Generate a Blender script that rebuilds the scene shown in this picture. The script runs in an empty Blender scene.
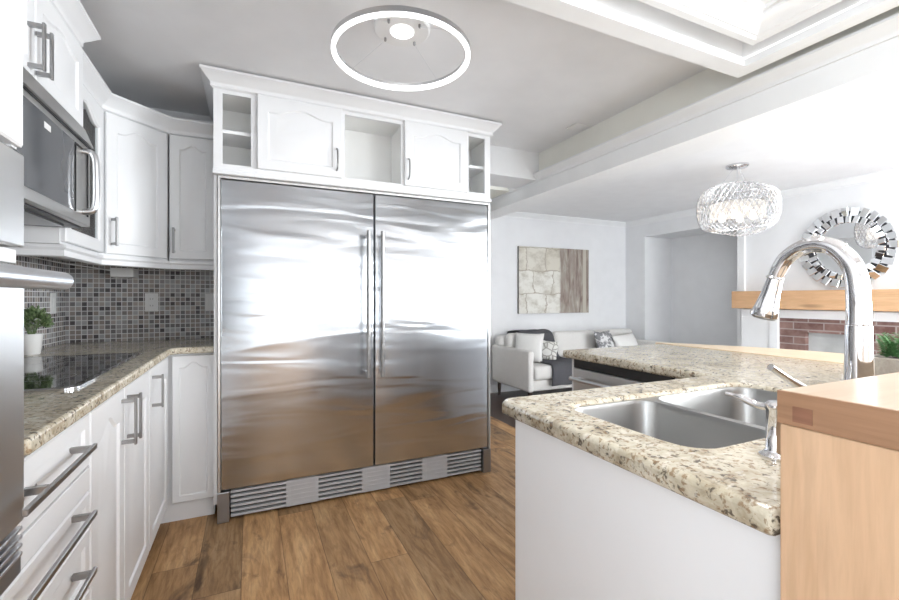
import bpy, bmesh, math, random
from mathutils import Vector, Matrix
random.seed(7)
sc = bpy.context.scene
COL = sc.collection
PI = math.pi

# ------------------------------------------------------------------ camera, world, lights, exposure
cam_d = bpy.data.cameras.new('camera')
cam_d.sensor_width = 36.0
cam_d.lens = 434.5 / 899 * 36.0
cam_d.shift_y = -2.0 / 899
cam_d.clip_start = 0.02
cam = bpy.data.objects.new('camera', cam_d)
COL.objects.link(cam)
cam.location = (0, 0, 1.22)
cam.rotation_euler = (PI / 2, 0, -math.atan(199.5 / 434.5))
sc.camera = cam

world = bpy.data.worlds.new('daylight')
sc.world = world
world.use_nodes = True
world.node_tree.nodes['Background'].inputs[0].default_value = (0.93, 0.96, 1.0, 1)
world.node_tree.nodes['Background'].inputs[1].default_value = 1.6

def area(name, loc, rot, sx, sy, power, color=(1, 1, 1)):
    d = bpy.data.lights.new(name, 'AREA')
    d.shape = 'RECTANGLE'; d.size = sx; d.size_y = sy; d.energy = power; d.color = color
    o = bpy.data.objects.new(name, d); COL.objects.link(o)
    o.location = loc; o.rotation_euler = rot
    return o
# daylight of assumed windows out of view, added to light the room
area('assumed_window_light', (0.55, -3.06, 1.25), (PI / 2, 0, 0), 2.1, 1.9, 4.2, (0.88, 0.94, 1.0))
area('assumed_window_light', (3.75, -3.06, 1.35), (PI / 2, 0, 0), 2.1, 1.7, 60, (0.93, 0.96, 1.0))
area('assumed_window_light', (5.35, -1.0, 1.35), (PI / 2, 0, PI / 2), 2.3, 1.6, 165, (0.95, 0.97, 1.0))
area('assumed_window_light', (-1.20, -1.55, 1.5), (PI / 2, 0, -PI / 2), 2.3, 1.4, 46, (0.88, 0.94, 1.0))  # unseen west source, added to brighten the island panel

sc.view_settings.view_transform = 'Standard'
sc.view_settings.look = 'None'
sc.view_settings.gamma = 1.0
sc.view_settings.use_curve_mapping = False
sc.view_settings.exposure = 1.21

# ------------------------------------------------------------------ node helpers and materials
class NT:
    def __init__(s, name):
        s.m = bpy.data.materials.new(name); s.m.use_nodes = True
        s.t = s.m.node_tree; s.p = s.t.nodes['Principled BSDF']
        s.tc = s.t.nodes.new('ShaderNodeTexCoord')
    def n(s, typ, **kw):
        nd = s.t.nodes.new(typ)
        for k, v in kw.items(): setattr(nd, k, v)
        return nd
    def l(s, a, b): s.t.links.new(a, b)
    def inp(s, sock, v):
        if isinstance(v, bpy.types.NodeSocket): s.l(v, sock)
        else: sock.default_value = v
    def math(s, op, a, b=0.0, c=None):
        nd = s.n('ShaderNodeMath', operation=op)
        s.inp(nd.inputs[0], a); s.inp(nd.inputs[1], b)
        if c is not None: s.inp(nd.inputs[2], c)
        return nd.outputs[0]
    def sep(s, v):
        nd = s.n('ShaderNodeSeparateXYZ'); s.l(v, nd.inputs[0]); return nd.outputs
    def comb(s, x, y, z):
        nd = s.n('ShaderNodeCombineXYZ')
        for i, v in enumerate((x, y, z)): s.inp(nd.inputs[i], v)
        return nd.outputs[0]
    def scaled(s, sx, sy, sz):
        nd = s.n('ShaderNodeMapping'); s.l(s.tc.outputs['Object'], nd.inputs[0])
        nd.inputs['Scale'].default_value = (sx, sy, sz); return nd.outputs[0]
    def noise(s, vec, scale, detail=3.0, rough=0.5, dist=0.0):
        nd = s.n('ShaderNodeTexNoise'); s.l(vec, nd.inputs['Vector'])
        nd.inputs['Scale'].default_value = scale; nd.inputs['Detail'].default_value = detail
        nd.inputs['Roughness'].default_value = rough; nd.inputs['Distortion'].default_value = dist
        return nd.outputs[0]
    def voro(s, vec, scale, out='Distance', feature='F1'):
        nd = s.n('ShaderNodeTexVoronoi', feature=feature); s.l(vec, nd.inputs['Vector'])
        nd.inputs['Scale'].default_value = scale; return nd.outputs[out]
    def ramp(s, fac, stops, interp='LINEAR'):
        nd = s.n('ShaderNodeValToRGB'); s.l(fac, nd.inputs[0]); cr = nd.color_ramp; cr.interpolation = interp
        while len(cr.elements) < len(stops): cr.elements.new(0.5)
        for e, (p, c) in zip(cr.elements, stops):
            e.position = p; e.color = (c[0], c[1], c[2], 1) if not isinstance(c, float) else (c, c, c, 1)
        return nd.outputs[0]
    def mix(s, fac, a, b, mode='MIX'):
        nd = s.n('ShaderNodeMix', data_type='RGBA', blend_type=mode)
        s.inp(nd.inputs[0], fac)
        for k, v in ((6, a), (7, b)):
            if isinstance(v, bpy.types.NodeSocket): s.l(v, nd.inputs[k])
            else: nd.inputs[k].default_value = (v[0], v[1], v[2], 1)
        return nd.outputs[2]
    def bump(s, h, strength, dist=0.01):
        nd = s.n('ShaderNodeBump'); s.l(h, nd.inputs['Height'])
        nd.inputs['Strength'].default_value = strength; nd.inputs['Distance'].default_value = dist
        s.l(nd.outputs[0], s.p.inputs['Normal'])
    def base(s, v): s.inp(s.p.inputs['Base Color'], v if isinstance(v, bpy.types.NodeSocket) else (v[0], v[1], v[2], 1))
    def set(s, **kw):
        for k, v in kw.items(): s.inp(s.p.inputs[k.replace('_', ' ')], v)
        return s

def paint(name, c, rough=0.6, var=0.02, scale=6.0, spec=0.5):
    g = NT(name)
    f = g.noise(g.tc.outputs['Object'], scale, 4)
    g.base(g.ramp(f, [(0.3, tuple(x * (1 - var) for x in c)), (0.7, tuple(min(1, x * (1 + var)) for x in c))]))
    g.set(Roughness=rough); g.p.inputs['Specular IOR Level'].default_value = spec
    return g.m

def metal(name, c, rough, var=0.012, sc3=(1, 1, 1), aniso=0.0):
    g = NT(name)
    v = g.scaled(*sc3)
    f = g.noise(v, 3.0, 3)
    g.base(g.ramp(f, [(0.3, tuple(x * 0.985 for x in c)), (0.7, c)]))
    g.set(Metallic=1.0)
    r = g.ramp(f, [(0.3, max(0.0, rough - var)), (0.7, rough + var)])
    g.l(r, g.p.inputs['Roughness'])
    return g.m

def emit(name, c, strength):
    g = NT(name)
    f = g.noise(g.tc.outputs['Object'], 2.0, 1)
    g.base(g.ramp(f, [(0.0, c), (1.0, c)]))
    g.p.inputs['Emission Color'].default_value = (*c, 1); g.p.inputs['Emission Strength'].default_value = strength
    return g.m

M = {}
M['wall'] = paint('wall_paint', (0.84, 0.845, 0.855), 0.7)
M['ceiling'] = paint('ceiling_paint', (0.84, 0.845, 0.86), 0.75)
M['ceiling_white'] = paint('white_ceiling_paint', (0.89, 0.892, 0.90), 0.75)
M['taupe'] = paint('taupe_paint', (0.84, 0.83, 0.765), 0.7)
M['trim'] = paint('trim_paint', (0.88, 0.885, 0.89), 0.45)
M['cabinet'] = paint('white_lacquer', (0.82, 0.826, 0.838), 0.35, 0.01)
M['cabinet_in'] = paint('cabinet_interior', (0.88, 0.88, 0.865), 0.5, 0.01)
M['panel'] = paint('island_panel_paint', (0.82, 0.83, 0.85), 0.4, 0.01)
M['chrome'] = metal('chrome', (0.74, 0.74, 0.76), 0.05, 0.01)
M['nickel'] = metal('brushed_nickel', (0.36, 0.36, 0.36), 0.30)
M['steel_sink'] = metal('sink_steel', (0.40, 0.40, 0.395), 0.36)
M['steel_plain'] = metal('appliance_steel', (0.66, 0.655, 0.645), 0.34)
M['grey_metal'] = metal('grey_trim_metal', (0.38, 0.38, 0.39), 0.35)
M['slat'] = metal('grille_slat_metal', (0.70, 0.71, 0.73), 0.3)
M['grille'] = paint('grille_aluminium', (0.50, 0.51, 0.53), 0.35, 0.02)
M['black'] = paint('black_plastic', (0.015, 0.015, 0.016), 0.35)
M['dark'] = paint('dark_plastic', (0.05, 0.05, 0.055), 0.4)
M['white_plastic'] = paint('white_plastic', (0.82, 0.82, 0.82), 0.4, 0.01)
M['mirror'] = metal('mirror_silver', (0.90, 0.91, 0.92), 0.02, 0.01)
M['pot'] = paint('white_ceramic', (0.86, 0.86, 0.85), 0.3, 0.01)
M['led'] = emit('led_diffuser', (1.0, 1.0, 1.0), 0.85)
M['led_strip'] = emit('led_strip', (1.0, 0.98, 0.95), 0.5)
M['bulb'] = emit('bulb_glow', (1.0, 0.88, 0.72), 2.5)

# fridge steel: soft waves that stretch sideways
g = NT('fridge_steel')
v1 = g.scaled(0.8, 1, 5.0)
w = g.noise(v1, 1.7, 1.3, 0.4, 0.8)
w2 = g.noise(g.scaled(1.0, 1, 160), 3.0, 2)
g.base(g.ramp(w2, [(0.3, (0.635, 0.665, 0.705)), (0.7, (0.67, 0.70, 0.74))]))
g.set(Metallic=1.0, Roughness=0.26)
g.p.inputs['Anisotropic'].default_value = 0.55
tg = g.n('ShaderNodeTangent', direction_type='RADIAL', axis='Z'); g.l(tg.outputs[0], g.p.inputs['Tangent'])
g.bump(w, 0.5, 0.02)
M['fridge'] = g.m

# glass panes
def glass(name, tint, rough=0.02, refl=0.12):
    g = NT(name)
    f = g.noise(g.tc.outputs['Object'], 3.0, 1)
    tr = g.n('ShaderNodeBsdfTransparent')
    g.l(g.ramp(f, [(0, tint), (1, tint)]), tr.inputs[0])
    gl = g.n('ShaderNodeBsdfGlossy'); gl.inputs['Roughness'].default_value = rough
    mx = g.n('ShaderNodeMixShader'); fr = g.n('ShaderNodeFresnel'); fr.inputs[0].default_value = 1.45
    fac = g.math('MULTIPLY', fr.outputs[0], refl)
    g.l(fac, mx.inputs[0]); g.l(tr.outputs[0], mx.inputs[1]); g.l(gl.outputs[0], mx.inputs[2])
    g.l(mx.outputs[0], g.t.nodes['Material Output'].inputs[0])
    return g.m
M['glass'] = glass('window_glass', (0.97, 0.98, 0.98), 0.01, 0.9)
M['cab_glass'] = glass('cabinet_glass', (0.93, 0.95, 0.95), 0.05, 0.12)
g = NT('cooktop_glass'); f = g.noise(g.tc.outputs['Object'], 4, 2)
g.base(g.ramp(f, [(0.3, (0.018, 0.019, 0.022)), (0.7, (0.024, 0.025, 0.028))])); g.set(Roughness=0.05)
g.p.inputs['Specular IOR Level'].default_value = 0.9
M['cooktop'] = g.m
g = NT('microwave_glass'); f = g.noise(g.tc.outputs['Object'], 4, 2)
g.base(g.ramp(f, [(0.3, (0.10, 0.105, 0.115)), (0.7, (0.13, 0.135, 0.145))])); g.set(Roughness=0.06)
g.p.inputs['Specular IOR Level'].default_value = 0.9
M['micro_glass'] = g.m
# lamp shade crystal
g = NT('crystal_beads'); f = g.noise(g.tc.outputs['Object'], 30, 2)
g.base(g.ramp(f, [(0.35, (0.62, 0.62, 0.64)), (0.65, (0.95, 0.95, 0.95))])); g.set(Roughness=0.08, Metallic=0.55)
M['crystal'] = g.m
g = NT('shade_fabric'); f = g.noise(g.tc.outputs['Object'], 5, 1)
tl = g.n('ShaderNodeBsdfTranslucent'); g.l(g.ramp(f, [(0, (0.95, 0.93, 0.9)), (1, (0.98, 0.96, 0.93))]), tl.inputs[0])
tp = g.n('ShaderNodeBsdfTransparent'); mx = g.n('ShaderNodeMixShader'); mx.inputs[0].default_value = 0.45
g.l(tl.outputs[0], mx.inputs[1]); g.l(tp.outputs[0], mx.inputs[2]); g.l(mx.outputs[0], g.t.nodes['Material Output'].inputs[0])
M['shade'] = g.m

# granite
def granite(name, tint=(1, 1, 1), gloss=0.12):
    g = NT(name)
    o = g.tc.outputs['Object']
    warp = g.noise(o, 9, 4, 0.6)
    big = g.noise(o, 14, 5, 0.65, 0.8)
    fine = g.noise(o, 75, 4, 0.7)
    base = g.ramp(big, [(0.28, (0.25, 0.20, 0.13)), (0.41, (0.48, 0.42, 0.31)), (0.54, (0.63, 0.58, 0.465)), (0.72, (0.72, 0.68, 0.59))])
    base = g.mix(g.ramp(fine, [(0.42, 0.0), (0.62, 0.55)]), base, (0.47, 0.42, 0.33))
    spots = g.noise(o, 62, 4, 0.6, 0.5)
    base = g.mix(g.ramp(spots, [(0.56, 0.0), (0.635, 0.9)]), base, (0.075, 0.058, 0.042))
    sp2 = g.noise(g.scaled(1.3, 1.3, 1.3), 66, 3, 0.55, 0.3)
    base = g.mix(g.ramp(sp2, [(0.565, 0.0), (0.635, 0.8)]), base, (0.24, 0.155, 0.085))
    sp3 = g.noise(g.scaled(0.8, 1.4, 1.1), 46, 3, 0.5)
    base = g.mix(g.ramp(sp3, [(0.60, 0.0), (0.72, 0.6)]), base, (0.82, 0.78, 0.69))
    base = g.mix(1.0, base, tint, 'MULTIPLY')
    g.base(base); g.set(Roughness=gloss)
    g.bump(fine, 0.05, 0.002)
    return g.m
M['granite'] = granite('granite')

# wood
def wood(name, c0, c1, axis='y', rough=0.4, ring=9.0, knots=0.0):
    g = NT(name)
    s = {'x': (0.7, 9, 9), 'y': (9, 0.7, 9), 'z': (9, 9, 0.7)}[axis]
    v = g.scaled(*s)
    a = g.noise(v, 1.6, 5, 0.6, 1.2)
    b = g.noise(v, ring, 4, 0.6, 0.4)
    base = g.ramp(a, [(0.3, c0), (0.7, c1)])
    base = g.mix(g.ramp(b, [(0.35, 0.35), (0.6, 0.0)]), base, tuple(x * 0.75 for x in c0))
    if knots:
        k = g.voro(g.scaled(*{'x': (1.2, 6, 6), 'y': (6, 1.2, 6), 'z': (6, 6, 1.2)}[axis]), 1.0)
        base = g.mix(g.ramp(k, [(0.05, knots), (0.16, 0.0)]), base, tuple(x * 0.4 for x in c0))
    g.base(base); g.set(Roughness=rough)
    return g.m
M['maple'] = wood('maple', (0.57, 0.365, 0.22), (0.68, 0.465, 0.305), 'z', 0.38)
M['maple_end'] = wood('maple_end_grain', (0.25, 0.135, 0.073), (0.37, 0.21, 0.122), 'y', 0.4)
M['maple_top'] = wood('maple_top', (0.50, 0.37, 0.255), (0.58, 0.455, 0.335), 'x', 0.3)
M['maple_bar'] = wood('maple_bar', (0.74, 0.58, 0.40), (0.84, 0.69, 0.50), 'y', 0.3)
M['mortise'] = wood('mortise', (0.20, 0.09, 0.05), (0.27, 0.13, 0.08), 'y', 0.5)
M['oak'] = wood('oak_beam', (0.62, 0.36, 0.19), (0.74, 0.47, 0.27), 'y', 0.5, 9, 0.8)
M['grey_wood'] = wood('weathered_grey_wood', (0.34, 0.30, 0.26), (0.52, 0.48, 0.43), 'x', 0.7)
M['dark_wood'] = wood('dark_wood', (0.035, 0.018, 0.013), (0.06, 0.032, 0.022), 'y', 0.3)

# plank floor, boards along y
g = NT('oak_planks')
X, Y, Z = g.sep(g.tc.outputs['Object'])
PW, PL = 0.18, 1.25
u = g.math('DIVIDE', g.math('SUBTRACT', X, 0.146), PW)
row = g.math('FLOOR', u); fu = g.math('FRACT', u)
wn = g.n('ShaderNodeTexWhiteNoise', noise_dimensions='1D'); g.l(row, wn.inputs['W'])
vv = g.math('ADD', g.math('DIVIDE', Y, PL), g.math('MULTIPLY', wn.outputs['Value'], 5.0))
seg = g.math('FLOOR', vv); fv = g.math('FRACT', vv)
wn2 = g.n('ShaderNodeTexWhiteNoise', noise_dimensions='2D'); g.l(g.comb(row, seg, 0.0), wn2.inputs['Vector'])
rnd = wn2.outputs['Value']
gx = g.comb(g.math('ADD', g.math('MULTIPLY', X, 8.0), g.math('MULTIPLY', rnd, 40.0)), g.math('ADD', g.math('MULTIPLY', Y, 1.1), g.math('MULTIPLY', rnd, 17.0)), 0.0)
n1 = g.noise(gx, 1.3, 6, 0.62, 1.6)
n2 = g.noise(gx, 7.0, 5, 0.65, 0.6)
n3 = g.noise(g.comb(g.math('MULTIPLY', X, 5.0), g.math('MULTIPLY', Y, 2.4), g.math('MULTIPLY', rnd, 30.0)), 1.5, 4, 0.6, 0.8)
base = g.ramp(n1, [(0.25, (0.20, 0.105, 0.045)), (0.48, (0.45, 0.265, 0.122)), (0.75, (0.62, 0.41, 0.22))])
base = g.mix(g.ramp(n2, [(0.38, 0.38), (0.58, 0.0)]), base, (0.15, 0.075, 0.035))
base = g.mix(g.ramp(n3, [(0.58, 0.0), (0.72, 0.8)]), base, (0.07, 0.036, 0.022))
tone = g.ramp(rnd, [(0.0, (0.72, 0.72, 0.72)), (1.0, (1.22, 1.18, 1.12))])
base = g.mix(1.0, base, tone, 'MULTIPLY')
e1 = g.math('MINIMUM', fu, g.math('SUBTRACT', 1.0, fu))
e2 = g.math('MULTIPLY', g.math('MINIMUM', fv, g.math('SUBTRACT', 1.0, fv)), PL / PW)
edge = g.math('MINIMUM', e1, e2)
seam = g.ramp(edge, [(0.005, 0.55), (0.016, 0.0)])
base = g.mix(seam, base, (0.05, 0.026, 0.014))
g.base(base); g.l(g.ramp(n2, [(0.3, 0.52), (0.7, 0.42)]), g.p.inputs['Roughness']); g.p.inputs['Specular IOR Level'].default_value = 0.3
g.bump(g.math('SUBTRACT', g.math('MULTIPLY', n2, 0.15), seam), 0.25, 0.003)
M['floor'] = g.m

# mosaic wall tiles (x+y runs along either wall)
g = NT('mosaic_tiles')
X, Y, Z = g.sep(g.tc.outputs['Object'])
T = 0.0285
a = g.math('DIVIDE', g.math('ADD', X, Y), T); b = g.math('DIVIDE', Z, T)
wn = g.n('ShaderNodeTexWhiteNoise', noise_dimensions='2D'); g.l(g.comb(g.math('FLOOR', a), g.math('FLOOR', b), 0.0), wn.inputs['Vector'])
tile = g.ramp(wn.outputs['Value'], [(0.0, (0.11, 0.10, 0.105)), (0.15, (0.20, 0.185, 0.19)), (0.32, (0.30, 0.26, 0.24)), (0.5, (0.34, 0.325, 0.325)), (0.66, (0.41, 0.365, 0.335)), (0.8, (0.41, 0.41, 0.42)), (0.92, (0.23, 0.21, 0.205))], 'CONSTANT')
fa = g.math('FRACT', a); fb = g.math('FRACT', b)
ed = g.math('MINIMUM', g.math('MINIMUM', fa, g.math('SUBTRACT', 1.0, fa)), g.math('MINIMUM', fb, g.math('SUBTRACT', 1.0, fb)))
grout = g.ramp(ed, [(0.055, 1.0), (0.085, 0.0)])
g.base(g.mix(grout, tile, (0.74, 0.74, 0.74)))
g.l(g.ramp(grout, [(0.0, 0.16), (1.0, 0.7)]), g.p.inputs['Roughness'])
g.bump(grout, -0.3, 0.002)
M['mosaic'] = g.m

# brick
g = NT('brick')
X, Y, Z = g.sep(g.tc.outputs['Object'])
br = g.n('ShaderNodeTexBrick'); g.l(g.comb(g.math('ADD', Y, X), Z, 0.0), br.inputs['Vector'])
br.inputs['Scale'].default_value = 1.0; br.inputs['Brick Width'].default_value = 0.26; br.inputs['Row Height'].default_value = 0.075
br.inputs['Mortar Size'].default_value = 0.006; br.inputs['Color1'].default_value = (0.14, 0.068, 0.058, 1); br.inputs['Color2'].default_value = (0.27, 0.16, 0.135, 1)
br.inputs['Mortar'].default_value = (0.36, 0.31, 0.29, 1); br.inputs['Bias'].default_value = -0.1
f = g.noise(g.tc.outputs['Object'], 14, 4)
g.base(g.mix(g.ramp(f, [(0.4, 0.0), (0.7, 0.35)]), br.outputs[0], (0.42, 0.30, 0.27))); g.set(Roughness=0.85)
g.bump(br.outputs[1], -0.4, 0.006)
M['brick'] = g.m
M['soot'] = paint('firebox_render', (0.55, 0.56, 0.55), 0.9, 0.15)

def fabric(name, c, var=0.12, scale=260):
    g = NT(name)
    f = g.noise(g.tc.outputs['Object'], scale, 2); f2 = g.noise(g.tc.outputs['Object'], 5, 3)
    base = g.ramp(f, [(0.35, tuple(x * (1 - var) for x in c)), (0.65, tuple(min(1, x * (1 + var)) for x in c))])
    g.base(g.mix(g.ramp(f2, [(0.4, 0.0), (0.7, 0.15)]), base, tuple(x * 0.85 for x in c))); g.set(Roughness=0.95)
    g.p.inputs['Specular IOR Level'].default_value = 0.15
    g.bump(f, 0.15, 0.002)
    return g.m
M['sofa'] = fabric('sofa_linen', (0.74, 0.725, 0.70))
M['throw'] = fabric('charcoal_knit', (0.10, 0.10, 0.11), 0.25)
M['pillow_white'] = fabric('white_pillow_cloth', (0.80, 0.79, 0.77), 0.05)
g = NT('patterned_cloth'); vo = g.voro(g.tc.outputs['Object'], 13.0, 'Distance', 'DISTANCE_TO_EDGE')
g.base(g.ramp(vo, [(0.04, (0.34, 0.33, 0.30)), (0.10, (0.74, 0.73, 0.70))])); g.set(Roughness=0.9)
M['pillow_pattern'] = g.m
g = NT('grey_patterned_cloth'); vo = g.noise(g.tc.outputs['Object'], 11.0, 2, 0.5, 1.5)
g.base(g.ramp(vo, [(0.44, (0.70, 0.70, 0.70)), (0.52, (0.22, 0.22, 0.23))])); g.set(Roughness=0.9)
M['pillow_grey'] = g.m
M['bounce_floor'] = fabric('pale_bounce_floor', (0.74, 0.75, 0.77), 0.06, 160)
def leaf(name, c0, c1):
    g = NT(name)
    f = g.noise(g.tc.outputs['Object'], 60, 2)
    g.base(g.ramp(f, [(0.3, c0), (0.7, c1)])); g.set(Roughness=0.5)
    return g.m
M['leaf'] = leaf('herb_leaf', (0.06, 0.11, 0.04), (0.24, 0.33, 0.15))
M['fern'] = leaf('fern_leaf', (0.05, 0.17, 0.05), (0.15, 0.32, 0.13))
M['soil'] = paint('soil', (0.05, 0.035, 0.025), 0.95, 0.3, 60)

# abstract canvas
g = NT('abstract_canvas')
X, Y, Z = g.sep(g.tc.outputs['Generated'])
o = g.tc.outputs['Generated']
nz = g.noise(g.comb(X, Z, 0.0), 5, 5, 0.65)
nv = g.noise(g.comb(g.math('MULTIPLY', X, 14.0), g.math('MULTIPLY', Z, 1.6), 0.0), 1.6, 5, 0.65, 0.5)
br = g.n('ShaderNodeTexBrick', offset=0.35, squash=1.0); 
g.l(g.comb(g.math('ADD', X, g.math('MULTIPLY', nz, 0.16)), g.math('ADD', Z, g.math('MULTIPLY', nz, 0.10)), 0.0), br.inputs['Vector'])
br.inputs['Scale'].default_value = 1.0; br.inputs['Brick Width'].default_value = 0.27; br.inputs['Row Height'].default_value = 0.345
br.inputs['Mortar Size'].default_value = 0.010; br.inputs['Color1'].default_value = (0.80, 0.79, 0.74, 1); br.inputs['Color2'].default_value = (0.66, 0.62, 0.53, 1)
br.inputs['Mortar'].default_value = (0.42, 0.37, 0.30, 1); br.inputs['Mortar Smooth'].default_value = 0.8
left = g.mix(g.ramp(nz, [(0.45, 0.0), (0.66, 0.75)]), br.outputs[0], (0.40, 0.36, 0.28))
right = g.ramp(nv, [(0.3, (0.17, 0.12, 0.105)), (0.45, (0.30, 0.24, 0.21)), (0.58, (0.40, 0.36, 0.31)), (0.75, (0.62, 0.57, 0.50))])
cv = g.mix(g.ramp(g.math('ADD', X, g.math('MULTIPLY', nz, 0.04)), [(0.575, 0.0), (0.60, 1.0)]), left, right)
cv = g.mix(g.ramp(X, [(0.905, 0.0), (0.915, 0.8), (0.955, 0.8), (0.965, 0.0)]), cv, (0.58, 0.55, 0.47))
g.base(cv); g.set(Roughness=0.8)
M['canvas'] = g.m
M['canvas_edge'] = paint('canvas_edge', (0.22, 0.21, 0.20), 0.8, 0.1)

# ------------------------------------------------------------------ mesh helpers (all in world coordinates)
def origin_of(o):
    v = Vector((0, 0, 0))
    while o is not None:
        v += o.location; o = o.parent
    return v

def tag(o, label=None, cat=None, group=None, kind=None):
    if label: o['label'] = label
    if cat: o['category'] = cat
    if group: o['group'] = group
    if kind: o['kind'] = kind
    return o

def thing(name, label, cat, loc, group=None):
    o = bpy.data.objects.new(name, None); COL.objects.link(o)
    o.location = loc; o.empty_display_size = 0.05
    return tag(o, label, cat, group)

def obj(name, bm, mat, parent=None, smooth=None, label=None):
    """link a bmesh (world coordinates) as one mesh object; smooth = angle in degrees"""
    bmesh.ops.recalc_face_normals(bm, faces=bm.faces)
    if parent is None:
        xs = [v.co for v in bm.verts]
        loc = Vector(((min(c.x for c in xs) + max(c.x for c in xs)) / 2, (min(c.y for c in xs) + max(c.y for c in xs)) / 2, min(c.z for c in xs)))
        off = loc
    else:
        loc = Vector((0, 0, 0)); off = origin_of(parent)
    me = bpy.data.meshes.new(name)
    bmesh.ops.translate(bm, verts=bm.verts, vec=-off)
    bm.to_mesh(me); bm.free()
    o = bpy.data.objects.new(name, me); COL.objects.link(o)
    o.location = loc
    me.materials.append(mat)
    if parent is not None: o.parent = parent
    if smooth is not None:
        for p in me.polygons: p.use_smooth = True
        me.set_sharp_from_angle(angle=math.radians(smooth))
    if label: o['label'] = label
    return o

def struct(name, bm, mat, smooth=None):
    """the setting: keeps world origin so that surface patterns line up"""
    bmesh.ops.recalc_face_normals(bm, faces=bm.faces)
    me = bpy.data.meshes.new(name); bm.to_mesh(me); bm.free()
    o = bpy.data.objects.new(name, me); COL.objects.link(o); me.materials.append(mat); o['kind'] = 'structure'
    if smooth is not None:
        for p in me.polygons: p.use_smooth = True
        me.set_sharp_from_angle(angle=math.radians(smooth))
    return o

def B(): return bmesh.new()

def box(bm, x0, x1, y0, y1, z0, z1, bev=0.0, seg=2, m=None):
    vs = [bm.verts.new((x, y, z)) for x in (x0, x1) for y in (y0, y1) for z in (z0, z1)]
    q = [(0, 1, 3, 2), (4, 6, 7, 5), (0, 4, 5, 1), (2, 3, 7, 6), (0, 2, 6, 4), (1, 5, 7, 3)]
    fs = [bm.faces.new([vs[i] for i in t]) for t in q]
    new = vs
    if bev > 0:
        es = list({e for f in fs for e in f.edges})
        r = bmesh.ops.bevel(bm, geom=es, offset=bev, segments=seg, affect='EDGES', profile=0.5)
        new = list({v for f in r['faces'] for v in f.verts} | {v for v in vs if v.is_valid})
    if m is not None:
        bmesh.ops.transform(bm, matrix=m, verts=new)
    return bm

def bx(*a, **k): return box(B(), *a, **k)

def loops(bm, rings, cap0=True, cap1=True, closed=True, m=None):
    """bridge a list of equal-length point rings"""
    R = [[bm.verts.new(p) for p in r] for r in rings]
    n = len(R[0])
    for a, b in zip(R, R[1:]):
        for i in range(n if closed else n - 1):
            j = (i + 1) % n
            try: bm.faces.new((a[i], a[j], b[j], b[i]))
            except ValueError: pass
    if cap0: bm.faces.new(R[0][::-1])
    if cap1: bm.faces.new(R[-1])
    if m is not None: bmesh.ops.transform(bm, matrix=m, verts=[v for r in R for v in r])
    return bm

def prism(bm, pts, axis, a0, a1):
    """extrude a 2-D outline along an axis: x -> (y,z), y -> (x,z), z -> (x,y)"""
    f = {'x': lambda p, a: (a, p[0], p[1]), 'y': lambda p, a: (p[0], a, p[1]), 'z': lambda p, a: (p[0], p[1], a)}[axis]
    return loops(bm, [[f(p, a0) for p in pts], [f(p, a1) for p in pts]])

def lathe(bm, prof, c=(0, 0, 0), n=32, m=None, cap0=True, cap1=True):
    rings = [[(c[0] + r * math.cos(2 * PI * i / n), c[1] + r * math.sin(2 * PI * i / n), c[2] + z) for i in range(n)] for r, z in prof]
    return loops(bm, rings, cap0, cap1, True, m)

def tube(bm, path, rad, n=12, cap=True):
    P = [Vector(p) for p in path]
    if not isinstance(rad, (list, tuple)): rad = [rad] * len(P)
    T = []
    for i in range(len(P)):
        t = (P[min(i + 1, len(P) - 1)] - P[max(i - 1, 0)]).normalized(); T.append(t)
    up = Vector((0, 0, 1)) if abs(T[0].z) < 0.9 else Vector((1, 0, 0))
    nrm = (up - T[0] * up.dot(T[0])).normalized()
    rings = []
    for p, t, r in zip(P, T, rad):
        nrm = (nrm - t * nrm.dot(t)).normalized(); bn = t.cross(nrm)
        rings.append([p + (nrm * math.cos(2 * PI * i / n) + bn * math.sin(2 * PI * i / n)) * r for i in range(n)])
    return loops(bm, rings, cap, cap)

def smooth_path(pts, k=6):
    P = [Vector(p) for p in pts]; out = []
    for i in range(len(P) - 1):
        p0, p1, p2, p3 = P[max(i - 1, 0)], P[i], P[i + 1], P[min(i + 2, len(P) - 1)]
        for j in range(k):
            t = j / k
            out.append(0.5 * ((2 * p1) + (p2 - p0) * t + (2 * p0 - 5 * p1 + 4 * p2 - p3) * t * t + (3 * p1 - p0 - 3 * p2 + p3) * t ** 3))
    out.append(P[-1]); return out

def sweep(bm, prof, path, side=1, closed=False):
    """moulding: prof [(out, z)] closed outline swept along an xy path with mitres; side=+1 puts 'out' on the right of travel"""
    P = [Vector((p[0], p[1])) for p in path]; n = len(P); rings = []
    def nrm(a, b):
        d = (b - a).normalized(); return Vector((d.y, -d.x)) * side
    for i in range(n):
        if closed: a, b = nrm(P[i - 1], P[i]), nrm(P[i], P[(i + 1) % n])
        elif i == 0: a = b = nrm(P[0], P[1])
        elif i == n - 1: a = b = nrm(P[-2], P[-1])
        else: a, b = nrm(P[i - 1], P[i]), nrm(P[i], P[i + 1])
        mt = (a + b); mt = mt / max(1e-6, mt.dot(a))
        rings.append([(P[i].x + mt.x * o, P[i].y + mt.y * o, z) for o, z in prof])
    if closed: rings.append(rings[0])
    return loops(bm, rings, not closed, not closed)

def rot_z(deg, loc): return Matrix.Translation(Vector(loc)) @ Matrix.Rotation(math.radians(deg), 4, 'Z')

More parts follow.
